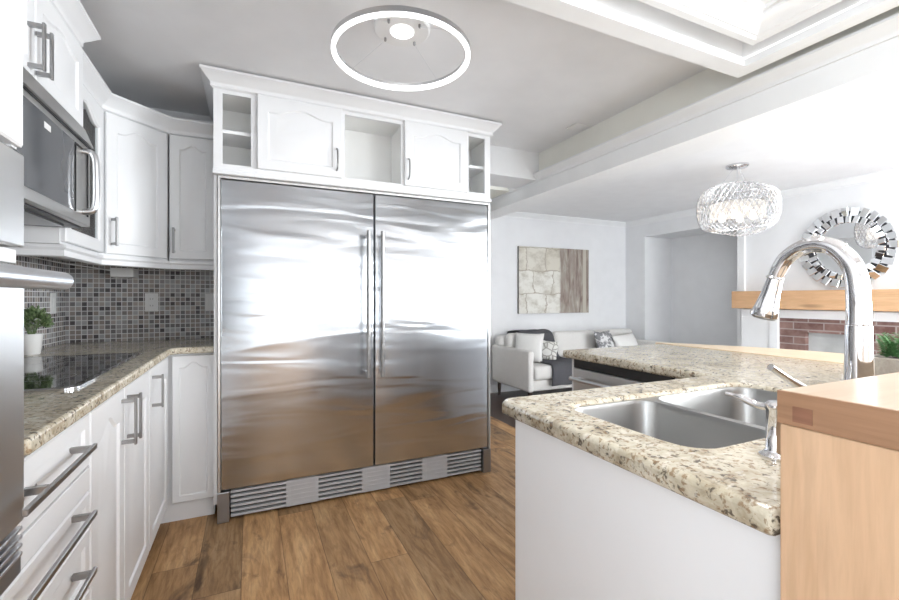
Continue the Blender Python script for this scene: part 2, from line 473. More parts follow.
def arch_loop(x0, x1, z0, z1, rise, y, nb=2, ns=2, nt=24):
    pts = []
    for i in range(nb): pts.append((x0 + (x1 - x0) * i / nb, y, z0))
    for i in range(ns): pts.append((x1, y, z0 + (z1 - z0) * i / ns))
    for i in range(nt + 1):
        u = 1 - 2 * i / nt
        s = 0.5 * (1 + math.cos(PI * min(1, abs(u) / 0.80))) if rise else 0
        pts.append(((x0 + x1) / 2 + u * (x1 - x0) / 2, y, z1 + rise * s))
    for i in range(1, ns): pts.append((x0, y, z1 + (z0 - z1) * i / ns))
    return pts

def raised_door(bm, w, h, m, rise=0.03, frame=0.055, t=0.02, bottom=None):
    """raised-panel door with a cathedral top: local x width, z height, front towards -y"""
    A = lambda i, y, r=0.0: arch_loop(i, w - i, i, h - i, r, y)
    f = frame
    def pl(i, y): return arch_loop(f + i, w - f - i, (bottom or f) + i, h - f - rise - i, rise, y)
    rings = [A(0, 0), A(0, -t + 0.004), A(0.004, -t), pl(0, -t), pl(0.006, -t + 0.007), pl(0.013, -t + 0.007), pl(0.040, -t + 0.001)]
    return loops(bm, rings, True, True, True, m)

def bar_pull(bm, L, m, w=0.012, stand=0.034, t=0.008, vertical=True, inset=0.012):
    """flat bar handle: local centre at origin on the door face, front -y"""
    mm = m if vertical else m @ Matrix.Rotation(PI / 2, 4, 'Y')
    box(bm, -w / 2, w / 2, -stand - t, -stand, -L / 2, L / 2, 0.0015, 1, mm)
    for s in (-1, 1):
        z = s * (L / 2 - inset)
        box(bm, -w / 2, w / 2, -stand, 0, z - 0.006, z + 0.006, 0, 1, mm)
    return bm

def rrect(x0, x1, y0, y1, r, z, k=6):
    pts = []
    for cx, cy, a0 in ((x1 - r, y1 - r, 0), (x0 + r, y1 - r, 90), (x0 + r, y0 + r, 180), (x1 - r, y0 + r, 270)):
        for i in range(k + 1):
            a = math.radians(a0 + 90 * i / k); pts.append((cx + r * math.cos(a), cy + r * math.sin(a), z))
    return pts

def slab(outer, holes, z0, z1):
    """horizontal slab with holes"""
    bm = B(); edges = []
    for lp in [outer] + holes:
        vs = [bm.verts.new((p[0], p[1], z1)) for p in lp]
        edges += [bm.edges.new((vs[i], vs[(i + 1) % len(vs)])) for i in range(len(vs))]
    r = bmesh.ops.triangle_fill(bm, use_beauty=True, edges=edges)
    fs = [f for f in r['geom'] if isinstance(f, bmesh.types.BMFace)]
    ex = bmesh.ops.extrude_face_region(bm, geom=fs)
    bmesh.ops.translate(bm, verts=[v for v in ex['geom'] if isinstance(v, bmesh.types.BMVert)], vec=(0, 0, z0 - z1))
    return bm

def bevel_mod(o, w, seg=3):
    md = o.modifiers.new('bevel', 'BEVEL'); md.width = w; md.segments = seg; md.limit_method = 'ANGLE'; md.angle_limit = math.radians(50)
    for p in o.data.polygons: p.use_smooth = True
    o.data.set_sharp_from_angle(angle=math.radians(60))

# ================================================================== THE SETTING
XW, YK, YL, XE, YS = -1.01, 3.33, 4.85, 5.15, -3.0
ZC, ZL = 2.44, 2.35
bm = bx(XW - 0.1, 2.26, YS - 0.1, YL + 0.1, -0.1, 0); struct('floor', bm, M['floor'])
bm = bx(2.26, XE + 0.6, 3.0, YL + 0.1, -0.1, 0); struct('floor_living', bm, M['dark_wood'])
struct('floor_dining', bx(2.26, XE + 0.6, YS - 0.1, 3.0, -0.1, 0), M['bounce_floor'])  # unseen floor, made pale to bounce light onto the living ceiling
bm = B(); box(bm, XW - 0.1, XW, -0.4, YK + 0.1, 0, ZC); box(bm, XW - 0.1, XW, -2.7, -0.4, 0, 0.8); box(bm, XW - 0.1, XW, -2.7, -0.4, 2.2, ZC); box(bm, XW - 0.1, XW, YS - 0.1, -2.7, 0, ZC)
struct('wall_west', bm, M['wall'])
struct('wall_north_kitchen', bx(XW - 0.1, 1.62, YK, YK + 0.1, 0, ZC), M['wall'])
struct('wall_hall', bx(1.52, 1.62, YK + 0.1, YL, 0, ZC), M['wall'])
struct('wall_north', bx(1.52, XE + 0.6, YL, YL + 0.1, 0, ZC), M['wall'])
# east wall with the hall recess (opening y 3.17..4.50, top 2.09) and an assumed window near the south end
bm = B()
box(bm, XE, XE + 0.1, 4.50, YL, 0, ZC); box(bm, XE, XE + 0.1, 3.17, 4.50, 2.10, ZC)
box(bm, XE, XE + 0.1, 0.15, 3.17, 0, ZC)
box(bm, XE, XE + 0.1, -2.15, 0.15, 0, 0.55); box(bm, XE, XE + 0.1, -2.15, 0.15, 2.15, ZC); box(bm, XE, XE + 0.1, YS - 0.1, -2.15, 0, ZC)
struct('wall_east', bm, M['wall'])
bm = B(); box(bm, XE + 0.55, XE + 0.6, 3.0, YL, 0, 2.3); box(bm, XE + 0.1, XE + 0.6, 3.07, 3.17, 0, 2.3); box(bm, XE + 0.1, XE + 0.55, 3.17, 4.5, 2.10, 2.3); box(bm, XE + 0.1, XE + 0.55, 4.50, 4.60, 0, 2.1)
struct('wall_recess', bm, M['wall'])
# south wall with two assumed windows out of view
bm = B()
box(bm, XW - 0.1, -0.5, YS - 0.1, YS, 0, ZC); box(bm, -0.5, 1.6, YS - 0.1, YS, 0, 0.3); box(bm, -0.5, 1.6, YS - 0.1, YS, 2.2, ZC)
box(bm, 1.6, 2.7, YS - 0.1, YS, 0, ZC); box(bm, 2.7, 4.8, YS - 0.1, YS, 0, 0.5); box(bm, 2.7, 4.8, YS - 0.1, YS, 2.2, ZC); box(bm, 4.8, XE + 0.1, YS - 0.1, YS, 0, ZC)
struct('wall_south', bm, M['wall'])
def window(name, horiz, a0, a1, z0, z1, c):  # frame and pane for assumed windows, all out of view
    f = B(); w = 0.06
    def add(b0, b1, c0, c1):
        if horiz: box(f, b0, b1, c - 0.04, c + 0.04, c0, c1)
        else: box(f, c - 0.04, c + 0.04, b0, b1, c0, c1)
    add(a0, a1, z0, z0 + w); add(a0, a1, z1 - w, z1); add(a0, a0 + w, z0 + w, z1 - w); add(a1 - w, a1, z0 + w, z1 - w)
    mid = (a0 + a1) / 2; add(mid - w / 2, mid + w / 2, z0 + w, z1 - w)
    o = struct(name, f, M['trim'])
    p = B()
    if horiz: box(p, a0 + w, a1 - w, c - 0.004, c + 0.004, z0 + w, z1 - w)
    else: box(p, c - 0.004, c + 0.004, a0 + w, a1 - w, z0 + w, z1 - w)
    q = obj('pane', p, M['glass'], o)
window('assumed_window_1', True, -0.5, 1.6, 0.3, 2.2, YS - 0.02)
window('assumed_window_2', True, 2.7, 4.8, 0.5, 2.2, YS - 0.02)
window('assumed_window_3', False, -2.15, 0.15, 0.55, 2.15, XE + 0.03)
window('added_window_4', False, -2.7, -0.4, 0.8, 2.2, XW - 0.03)  # unseen west opening, added to bring light onto the island panel
# ceilings
struct('ceiling', bx(XW - 0.1, 2.24, YS - 0.1, YK + 0.1, ZC, ZC + 0.1), M['ceiling'])
struct('ceiling_hall', bx(1.52, 2.24, YK + 0.1, YL + 0.1, 2.21, 2.31), M['taupe'])
struct('ceiling_living', bx(2.24, XE + 0.6, YS - 0.1, YL + 0.1, ZL, ZC + 0.1), M['ceiling_white'])
# header over the passage and drop beam between kitchen and living room
struct('wall_header', bx(1.556, 2.21, 3.01, YK, 2.21, ZC), M['wall'])
struct('wall_beam_upper', bx(2.21, 2.24, YS, YK + 0.1, 2.25, ZC), M['taupe'])
bm = B(); box(bm, 2.20, 2.44, YS, YL, 2.091, 2.258); box(bm, 2.24, 2.44, YS, YL, 2.258, ZL)
struct('trim_beam', bm, M['trim'])
bm = sweep(B(), [(0, 2.261), (0.05, 2.261), (0.05, 2.25), (0.043, 2.244), (0.028, 2.227), (0.015, 2.218), (0.011, 2.21), (0.011, 2.197), (0, 2.197)], [(2.20, YL), (2.20, YS)], 1)
struct('trim_beam_crown', bm, M['trim'], 30)
# cornices in the living room
cor = [(0, ZL), (0.06, ZL), (0.06, ZL - 0.012), (0.045, ZL - 0.02), (0.02, ZL - 0.05), (0.012, ZL - 0.06), (0.012, ZL - 0.075), (0, ZL - 0.075)]
bm = sweep(B(), cor, [(2.44, YL), (XE, YL), (XE, YS)], 1)
struct('trim_cornice', bm, M['trim'], 30)
# baseboards
struct('baseboard_north', bx(1.62, XE, YL - 0.015, YL, 0, 0.11, 0.004), M['trim'])
struct('baseboard_east', bx(XE - 0.015, XE, 4.5, YL, 0, 0.11, 0.004), M['trim'])
struct('trim_recess_post', bx(XE - 0.03, XE + 0.02, 3.10, 3.18, 0, ZL - 0.07, 0.004), M['trim'])

# light coffer hanging under the kitchen ceiling
x0, x1, y0, y1 = 0.25, 2.09, -1.0, 1.293
bm = sweep(B(), [(0, 2.256), (0, ZC), (0.05, ZC), (0.05, 2.288), (0.078, 2.288), (0.078, 2.256)], [(x0, y0), (x0, y1), (x1, y1), (x1, y0)], 1, closed=True)
struct('ceiling_coffer_lip', bm, M['trim'])
ii = 0.185
xa, xb, ya, yb = x0 + ii, x1 - ii, y0 + ii, y1 - ii
pr = [(-0.046, ZC), (-0.046, 2.339), (-0.028, 2.288), (0.0, 2.288), (0.011, 2.297), (0.018, 2.297), (0.028, 2.311), (0.05, 2.33), (0.069, 2.336), (0.069, 2.348), (0.083, 2.348), (0.083, 2.366), (0.0, 2.366), (0.0, ZC)]
bm = sweep(B(), pr, [(xa, ya), (xa, yb), (xb, yb), (xb, ya)], 1, closed=True)
struct('ceiling_coffer_moulding', bm, M['trim'], 30)
struct('ceiling_coffer_panel', bx(xa, xb, ya, yb, 2.362, 2.385), M['ceiling_white'])
c = 0.053
t = B(); sweep(t, [(c, 2.289), (c, 2.300), (c + 0.015, 2.300), (c + 0.015, 2.289)], [(x0, y0), (x0, y1), (x1, y1), (x1, y0)], 1, closed=True)
tag(obj('led_strip', t, M['led_strip']), 'glowing white strip of light along the inner edge of the ceiling coffer', 'strip light')

for k, (x, y) in enumerate(((0.75, 0.75), (1.45, 0.75), (0.75, -0.15), (1.45, -0.15))):  # unseen fill lamps with rings, added to brighten floor and base cabinets
    bm = loops(B(), [[(x + r * math.cos(2 * PI * i / 24), y + r * math.sin(2 * PI * i / 24), z) for i in range(24)] for r, z in ((0.045, 2.361), (0.062, 2.361), (0.062, 2.356), (0.045, 2.356))], False, False)
    struct('ceiling_fill_ring', bm, M['trim'])
    d = bpy.data.lights.new('coffer_fill_light', 'AREA'); d.shape = 'DISK'; d.size = 0.085; d.energy = 1.1; d.color = (1.0, 0.99, 0.98); d.spread = math.radians(115)
    o = bpy.data.objects.new('coffer_fill_light', d); COL.objects.link(o); o.location = (x, y, 2.354)

for k, (x, y) in enumerate(((3.3, 0.6), (4.4, 0.6), (3.3, -1.2), (4.4, -1.2))):  # unseen fill lamps with rings, added to brighten living room walls and ceiling
    bm = loops(B(), [[(x + r * math.cos(2 * PI * i / 24), y + r * math.sin(2 * PI * i / 24), z) for i in range(24)] for r, z in ((0.045, ZL - 0.001), (0.062, ZL - 0.001), (0.062, ZL - 0.006), (0.045, ZL - 0.006))], False, False)
    struct('ceiling_fill_ring', bm, M['trim'])
    d = bpy.data.lights.new('living_fill_light', 'AREA'); d.shape = 'DISK'; d.size = 0.085; d.energy = 4.5; d.color = (1.0, 0.98, 0.96)
    o = bpy.data.objects.new('living_fill_light', d); COL.objects.link(o); o.location = (x, y, ZL - 0.008)

# backsplash
bm = bx(XW, -0.165, YK - 0.008, YK, 0.95, 1.44); struct('wall_tile_north', bm, M['mosaic'])
bm = bx(XW, XW + 0.008, 0.9, YK - 0.008, 0.95, 1.6); struct('wall_tile_west', bm, M['mosaic'])

# ================================================================== LEFT RUN
FX = -0.40            # front of the doors, left run
ME = lambda y, z, x=FX: rot_z(90, (x, y, z))         # fronts facing +x; local x -> +y
MN = lambda x, z, y: rot_z(0, (x, y, z))             # fronts facing -y

# tall oven cabinet
TY1 = 1.085
t = thing('tall_oven_cabinet', 'tall white oven cabinet at the left edge, built around the steel wall oven', 'cabinet', (-0.70, 0.75, 0.0))
bm = B()
box(bm, XW, FX - 0.02, 0.40, 0.42, 0, 2.42); box(bm, XW, FX - 0.0, TY1 - 0.02, TY1, 1.50, 2.42); box(bm, XW, FX - 0.031, TY1 - 0.02, TY1, 0.99, 1.50)
box(bm, XW, XW + 0.02, 0.42, TY1 - 0.02, 0.70, 2.42)
box(bm, XW + 0.02, FX - 0.02, 0.42, TY1 - 0.02, 1.492, 1.51); box(bm, XW + 0.02, FX - 0.02, 0.42, TY1 - 0.02, 2.40, 2.42)
obj('carcass', bm, M['cabinet'], t)
for i in range(2):
    y = 0.405 + i * 0.34
    d = obj('door', raised_door(B(), 0.336, 0.90, ME(y, 1.503, FX - 0.008), 0.03), M['cabinet'], t, 30)

# wall oven
t = thing('wall_oven', 'stainless steel wall oven with thick round handle at left edge', 'oven', (-0.70, 0.75, 0.70))
obj('body', bx(XW + 0.03, FX - 0.03, 0.44, TY1 - 0.03, 0.715, 1.485), M['dark'], t)
obj('control_panel', bx(FX - 0.03, FX + 0.012, 0.42, TY1, 1.315, 1.49, 0.004), M['steel_plain'], t)
obj('trim_strip', bx(FX - 0.03, FX, 0.42, TY1, 1.285, 1.311, 0.002), M['white_plastic'], t)
d = obj('door', bx(FX - 0.03, FX + 0.012, 0.42, TY1, 0.80, 1.281, 0.004), M['steel_plain'], t)
bm = tube(B(), [(FX + 0.068, 0.46, 1.253), (FX + 0.068, TY1 - 0.002, 1.253)], 0.0175, 20)
for y in (0.52, TY1 - 0.06): box(bm, FX + 0.012, FX + 0.068, y - 0.012, y + 0.012, 1.245, 1.262)
obj('handle', bm, M['slat'], d, 40)
bm = B()
for i in range(4): box(bm, FX - 0.03, FX + 0.010, 0.43, TY1 - 0.002, 0.735 + i * 0.016, 0.743 + i * 0.016, 0.002)
v = obj('vent_grille', bm, M['slat'], t)
obj('lower_trim', bx(FX - 0.03, FX + 0.006, 0.42, TY1, 0.702, 0.732), M['grey_metal'], t)
obj('vent_backing', bx(FX - 0.031, FX - 0.02, 0.425, TY1, 0.732, 0.799), M['grey_metal'], t)

# over-microwave cabinet
MY0, MY1 = 1.50, 2.25
t = thing('wall_cabinet', 'white two-door wall cabinet above the microwave', 'cabinet', (-0.82, 1.88, 1.90))
obj('carcass', bx(XW, -0.64, MY0 - 0.38, MY1, 1.905, 2.25), M['cabinet'], t)
for i, (ya_, w_) in enumerate(((1.13, 0.67), (1.81, 0.43))):
    d = obj('door', raised_door(B(), w_, 0.32, ME(ya_, 1.915, -0.64), 0.025, 0.05), M['cabinet'], t, 30)
    hy = 1.755 if i == 0 else 1.812
    obj('handle', bar_pull(B(), 0.15, ME(hy, 2.000, -0.62), 0.013), M['nickel'], d)
obj('corner_post', bx(-0.64, -0.622, 2.226, 2.25, 1.905, 2.19, 0.003), M['cabinet'], t)
crown = lambda z: [(-0.02, z), (0.06, z), (0.06, z - 0.012), (0.052, z - 0.018), (0.034, z - 0.04), (0.018, z - 0.055), (0.014, z - 0.062), (0.014, z - 0.078), (0.004, z - 0.085), (-0.02, z - 0.085)]
bm = sweep(B(), crown(2.335), [(-0.64, MY0 - 0.38), (-0.64, MY1), (XW + 0.02, MY1)], 1)
obj('crown', bm, M['cabinet'], t, 30)

# microwave
t = thing('microwave', 'stainless over-the-range microwave with dark glass door above the cooktop', 'microwave', (-0.80, 1.87, 1.50))
MXF = -0.60
obj('body', bx(XW, MXF - 0.03, MY0, MY1, 1.505, 1.90, 0.003), M['dark'], t)
bm = prism(B(), [(MXF - 0.03, 1.912), (MXF - 0.016, 1.912), (MXF + 0.012, 1.838), (MXF - 0.03, 1.838)], 'y', MY0, MY1)
obj('vent_hood', bm, M['steel_plain'], t)
d = obj('door', bx(MXF - 0.03, MXF, MY0, MY1, 1.512, 1.832, 0.003), M['steel_plain'], t)
obj('window', bx(MXF - 0.002, MXF + 0.003, MY0 + 0.03, 2.06, 1.548, 1.808), M['micro_glass'], d)
bm = tube(B(), smooth_path([(MXF, 2.165, 1.80), (MXF + 0.036, 2.165, 1.785), (MXF + 0.042, 2.165, 1.68), (MXF + 0.036, 2.165, 1.575), (MXF, 2.165, 1.56)], 5), 0.012, 12)
obj('handle', bm, M['slat'], d, 40)
bm = B()
for a_ in ((MXF, MXF + 0.004, 2.075, 2.081, 1.548, 1.80), (MXF, MXF + 0.004, 2.075, 2.215, 1.802, 1.808), (MXF, MXF + 0.004, 2.21, 2.216, 1.548, 1.802)): box(bm, *a_)
obj('black_outline', bm, M['black'], t)  # thin black strips framing the steel beside the handle
obj('vent_slot', bx(MXF - 0.02, MXF + 0.004, MY0, MY1, 1.832, 1.838), M['black'], t)
obj('label', bx(MXF + 0.0029, MXF + 0.0036, 1.80, 1.85, 1.765, 1.785), M['white_plastic'], d)
obj('underside_filter', bx(XW + 0.08, MXF - 0.06, MY0 + 0.08, MY1 - 0.08, 1.499, 1.506), M['grey_metal'], t)

# glass-door wall cabinet
GX = -0.68; ZU0, ZU1 = 1.44, 2.19
YG0, YG1 = 2.255, 2.765
t = thing('wall_cabinet', 'white wall cabinet with arched glass door next to the microwave', 'cabinet', (-0.84, 2.5, 1.4))
bm = B()
box(bm, XW, GX - 0.02, YG0, YG0 + 0.018, ZU0, ZU1); box(bm, XW, XW + 0.012, YG0 + 0.018, YG1, ZU0, ZU1)
box(bm, XW + 0.012, GX - 0.02, YG0 + 0.018, YG1, ZU0, ZU0 + 0.018); box(bm, XW + 0.012, GX - 0.02, YG0 + 0.018, YG1, ZU1 - 0.018, ZU1)
obj('carcass', bm, M['cabinet'], t)
brown = paint('brown_cabinet_lining', (0.15, 0.11, 0.098), 0.6, 0.1)
bm = B(); box(bm, XW + 0.013, XW + 0.02, YG0 + 0.02, YG1, ZU0 + 0.02, ZU1 - 0.02); box(bm, XW + 0.02, GX - 0.03, YG1 - 0.012, YG1 - 0.002, ZU0 + 0.02, ZU1 - 0.02)
obj('lining', bm, brown, t, label='brown lining seen through the glass')
# arched door frame
w, h, fr, rise = YG1 - YG0 - 0.01, ZU1 - ZU0 - 0.02, 0.055, 0.05
mm = ME(YG0 + 0.005, ZU0 + 0.01, GX - 0.02)
A = lambda i, y: arch_loop(i, w - i, i, h - i, 0, y)
pl = lambda i, y: arch_loop(fr + i, w - fr - i, fr + i, h - fr - rise - i, rise, y)
d = obj('door', loops(B(), [pl(0.008, 0), A(0, 0), A(0, -0.016), A(0.004, -0.02), pl(0, -0.02), pl(0.008, -0.012), pl(0.008, 0)], False, False, True, mm), M['cabinet'], t, 30)
obj('glass', loops(B(), [pl(0.0, -0.004), pl(0.0, -0.008)], True, True, True, mm), M['cab_glass'], d)

# diagonal corner cabinet and the next one
P0, P1, P2 = (GX, YG1), (-0.435, 3.0), (-0.185, 3.0)
t = thing('corner_wall_cabinet', 'white corner wall cabinet with a door set on the diagonal', 'cabinet', (-0.8, 3.1, 1.4))
inn = 0.0141
bm = prism(B(), [(XW, YG1 + 0.001), (GX - 0.02, YG1 + 0.001), (P1[0] - 0.006, P1[1] + 0.02), (P1[0] - 0.006, YK - 0.01), (XW, YK - 0.01)], 'z', ZU0, ZU1)
obj('carcass', bm, M['cabinet'], t)
dv = Vector((P1[0] - P0[0], P1[1] - P0[1])); dl = dv.length; ang = math.degrees(math.atan2(dv.y, dv.x))
nv = Vector((dv.y, -dv.x)).normalized()
md = rot_z(ang, (P0[0] + dv.x * 0.02 - nv.x * 0.018, P0[1] + dv.y * 0.02 - nv.y * 0.018, ZU0 + 0.01))
d = obj('door', raised_door(B(), dl * 0.96, ZU1 - ZU0 - 0.02, md, 0.035), M['cabinet'], t, 30)
obj('handle', bar_pull(B(), 0.15, md @ Matrix.Translation((0.03, -0.02, 0.115)), 0.012), M['nickel'], d)
t = thing('wall_cabinet', 'narrow white wall cabinet between the corner cabinet and the fridge', 'cabinet', (-0.3, 3.16, 1.4))
obj('carcass', bx(P1[0] + 0.001, P2[0], 3.02, YK - 0.01, ZU0, ZU1), M['cabinet'], t)
d = obj('door', raised_door(B(), P2[0] - P1[0] - 0.01, ZU1 - ZU0 - 0.02, MN(P1[0] + 0.005, ZU0 + 0.01, 3.02), 0.03, 0.05), M['cabinet'], t, 30)
obj('handle', bar_pull(B(), 0.15, MN(P1[0] + 0.03, ZU0 + 0.115, 3.0), 0.012), M['nickel'], d)
# crown and light rail over the three
path = [(GX - 0.02, YG0), (GX - 0.02, YG1), (P1[0], P1[1] + 0.018), (P2[0], 3.018)]
tag(obj('crown_moulding', sweep(B(), crown(2.268), path, 1), M['cabinet'], None, 30), 'white crown moulding bent along the top of the corner wall cabinets', 'moulding')
rail = [(-0.02, 1.438), (0.02, 1.438), (0.02, 1.425), (0.012, 1.415), (0.012, 1.392), (0.002, 1.388), (-0.02, 1.388)]
path2 = [(XW + 0.03, YG0 + 0.02), (GX - 0.02, YG0 + 0.02)] + path[1:]
tag(obj('light_rail', sweep(B(), rail, path2, 1), M['cabinet'], None, 30), 'white light rail under the corner wall cabinets above the mosaic tiles', 'moulding')
t = thing('under_cabinet_light', 'small white box light under the corner wall cabinet', 'light', (-0.70, 3.25, 1.34))
obj('housing', bx(-0.755, -0.64, 3.18, YK - 0.012, 1.345, 1.40, 0.004), M['white_plastic'], t)
obj('cable', tube(B(), smooth_path([(-0.765, 3.25, 1.385), (-0.85, 3.18, 1.40), (-0.93, 3.05, 1.41), (-0.97, 2.8, 1.42)], 4), 0.003, 8), M['white_plastic'], t)

# base units, left run
ZT = 0.952                       # counter top
CX = FX - 0.02
def base_body(name, label, y0, y1, parts=True):
    t = thing(name, label, 'cabinet', ((XW + CX) / 2, (y0 + y1) / 2, 0))
    obj('carcass', bx(XW + 0.025, CX, y0, y1, 0.1, ZT - 0.036), M['cabinet'], t)
    obj('toe_kick', bx(XW + 0.025, CX - 0.05, y0, y1, 0.0, 0.1), M['cabinet'], t)
    return t
t = thing('drawer_unit', 'white base drawer unit with long bar handles under the left counter', 'drawer unit', (-0.7, 1.3, 0))
bm = prism(B(), [(0.92, 0.10), (1.50, 0.10), (1.50, ZT - 0.036), (TY1 + 0.005, ZT - 0.036), (TY1 + 0.005, 0.695), (0.92, 0.695)], 'x', XW + 0.025, CX)
obj('carcass', bm, M['cabinet'], t)
obj('toe_kick', bx(XW + 0.025, CX - 0.05, 0.92, 1.50, 0.0, 0.1), M['cabinet'], t)
for z0, z1, ys in ((0.762, 0.905, TY1 + 0.012), (0.598, 0.69, 0.925), (0.43, 0.592, 0.925), (0.105, 0.424, 0.925)):
    zt = z1
    if ys < 1: zt = min(z1, 0.69)
    dw = obj('drawer', raised_door(B(), 1.497 - ys, zt - z0, ME(ys, z0, CX), 0.0, 0.028 if zt - z0 < 0.12 else 0.036), M['cabinet'], t, 30)
    L = 0.43 if ys < 1 else 0.315
    hz = {0.762: 0.842, 0.598: 0.672, 0.43: 0.527, 0.105: 0.30}[z0]
    if ys < 1: hb = bar_pull(B(), L, ME(1.388 - L / 2, hz, FX), 0.014, 0.036, 0.009, False, 0.02)
    else:
        hb = box(B(), FX + 0.036, FX + 0.045, 1.004, 1.388, hz - 0.007, hz + 0.007, 0.0015, 1)
        for yb in (1.115, 1.368): box(hb, FX - 0.004, FX + 0.036, yb - 0.006, yb + 0.006, hz - 0.007, hz + 0.007)
    obj('handle', hb, M['nickel'], dw)
t2 = obj('filler_panel', bx(CX, FX, TY1 + 0.012, 1.497, 0.695, 0.758, 0.002), M['cabinet'], t)
t = base_body('base_cabinet', 'white two-door base cabinet beside the drawers under the left counter', 1.502, 2.275)
for y0, y1, hy in ((1.506, 1.858, 1.825), (1.862, 2.272, 1.898)):
    d = obj('door', raised_door(B(), y1 - y0, 0.80, ME(y0, 0.105, CX), 0.045, 0.06), M['cabinet'], t, 30)
    obj('handle', bar_pull(B(), 0.165, ME(hy, 0.795, FX), 0.013, 0.036), M['nickel'], d)
t = base_body('base_cabinet', 'white single-door base cabinet in the inner corner of the left counter', 2.277, 2.775)
d = obj('door', raised_door(B(), 0.475, 0.80, ME(2.28, 0.105, CX), 0.045, 0.06), M['cabinet'], t, 30)
obj('handle', bar_pull(B(), 0.15, ME(2.335, 0.80, FX), 0.013, 0.036), M['nickel'], d)
YB = 2.78
t = thing('base_cabinet', 'narrow white base cabinet with arched panel door right beside the fridge', 'cabinet', (-0.29, 3.05, 0))
obj('carcass', bx(CX + 0.001, -0.181, YB, YK - 0.025, 0.1, ZT - 0.036), M['cabinet'], t)
obj('toe_kick', bx(CX - 0.05, -0.181, YB + 0.005, YK - 0.025, 0.0, 0.1), M['cabinet'], t)
obj('door', raised_door(B(), 0.205, 0.80, MN(FX + 0.015, 0.105, YB), 0.03, 0.035), M['cabinet'], t, 30)

# counter top, left
EX = FX + 0.018; EY = YB - 0.045
o = obj('countertop', slab([(XW + 0.008, TY1 + 0.004), (EX, TY1 + 0.004), (EX, EY - 0.03), (EX + 0.03, EY), (-0.180, EY), (-0.180, YK - 0.009), (XW + 0.008, YK - 0.009)], [], ZT - 0.035, ZT), M['granite'])
bevel_mod(o, 0.008)
tag(o, 'granite countertop on the left run below the mosaic tiles', 'countertop')

# cooktop
t = thing('cooktop', 'black glass cooktop with steel front trim set in the left counter', 'cooktop', (-0.72, 2.05, ZT))
obj('glass_plate', loops(B(), [rrect(-0.955, -0.475, 1.62, 2.50, 0.03, ZT + 0.0005), rrect(-0.955, -0.475, 1.62, 2.50, 0.03, ZT + 0.006), rrect(-0.95, -0.48, 1.625, 2.495, 0.028, ZT + 0.008)]), M['cooktop'], t)
out = rrect(-0.962, -0.462, 1.608, 2.512, 0.035, ZT + 0.0005); 
bm = loops(B(), [rrect(-0.955, -0.475, 1.62, 2.50, 0.03, ZT + 0.0003), out, rrect(-0.962, -0.462, 1.608, 2.512, 0.035, ZT + 0.006), rrect(-0.955, -0.475, 1.62, 2.50, 0.03, ZT + 0.0085)], False, False)
obj('steel_trim', bm, M['chrome'], t, 40)
for cx_, cy_, r in ((-0.83, 1.85, 0.09), (-0.83, 2.28, 0.075), (-0.61, 1.85, 0.075), (-0.61, 2.28, 0.105)):
    bm = loops(B(), [[(cx_ + q * math.cos(2 * PI * i / 40), cy_ + q * math.sin(2 * PI * i / 40), ZT + 0.0084) for i in range(40)] for q in (r, r + 0.003)], False, False)
    obj('burner_ring', bm, M['grey_metal'], t)

# herb plant in a white pot
t = thing('potted_plant', 'small bushy green plant in a white pot behind the cooktop', 'plant', (-0.925, 2.70, ZT))
c = (-0.945, 2.71, ZT)
obj('pot', lathe(B(), [(0.030, 0.0), (0.033, 0.004), (0.042, 0.098), (0.039, 0.098), (0.037, 0.085)], c, 32), M['pot'], t, 40)
obj('soil', lathe(B(), [(0.0365, 0.0), (0.0365, 0.003)], (c[0], c[1], ZT + 0.083), 24), M['soil'], t)
def leaf_quad(bm, p, d, up, L, W):
    s = d.cross(up).normalized(); n = s.cross(d)
    a = p; b_ = p + d * L * 0.5 + s * W + n * 0.1 * L; c_ = p + d * L; e = p + d * L * 0.5 - s * W + n * 0.1 * L
    bm.faces.new([bm.verts.new(q) for q in (a, b_, c_, e)])
bm = B()
for i in range(520):
    th = random.uniform(0, 2 * PI); ph = math.acos(random.uniform(-0.25, 1))
    r = random.uniform(0.55, 1.0)
    dr = Vector((math.sin(ph) * math.cos(th), math.sin(ph) * math.sin(th), math.cos(ph)))
    p = Vector((c[0], c[1], ZT + 0.145)) + Vector((dr.x * (0.068 if dr.x > 0 else 0.036) * r, dr.y * 0.07 * r, dr.z * 0.075 * r))
    d = (dr + Vector((random.uniform(-.6, .6), random.uniform(-.6, .6), random.uniform(-.2, .7)))).normalized()
    leaf_quad(bm, p, d, Vector((random.uniform(-1, 1), random.uniform(-1, 1), random.uniform(-1, 1))), random.uniform(0.014, 0.024), random.uniform(0.005, 0.008))
obj('foliage', bm, M['leaf'], t)
bm = B()
for i in range(14):
    a_ = 2 * PI * i / 14
    tube(bm, [(c[0] + 0.01 * math.cos(a_), c[1] + 0.01 * math.sin(a_), ZT + 0.09), (c[0] + 0.03 * math.cos(a_), c[1] + 0.03 * math.sin(a_), ZT + 0.16)], 0.0015, 5)
obj('stems', bm, M['leaf'], t)

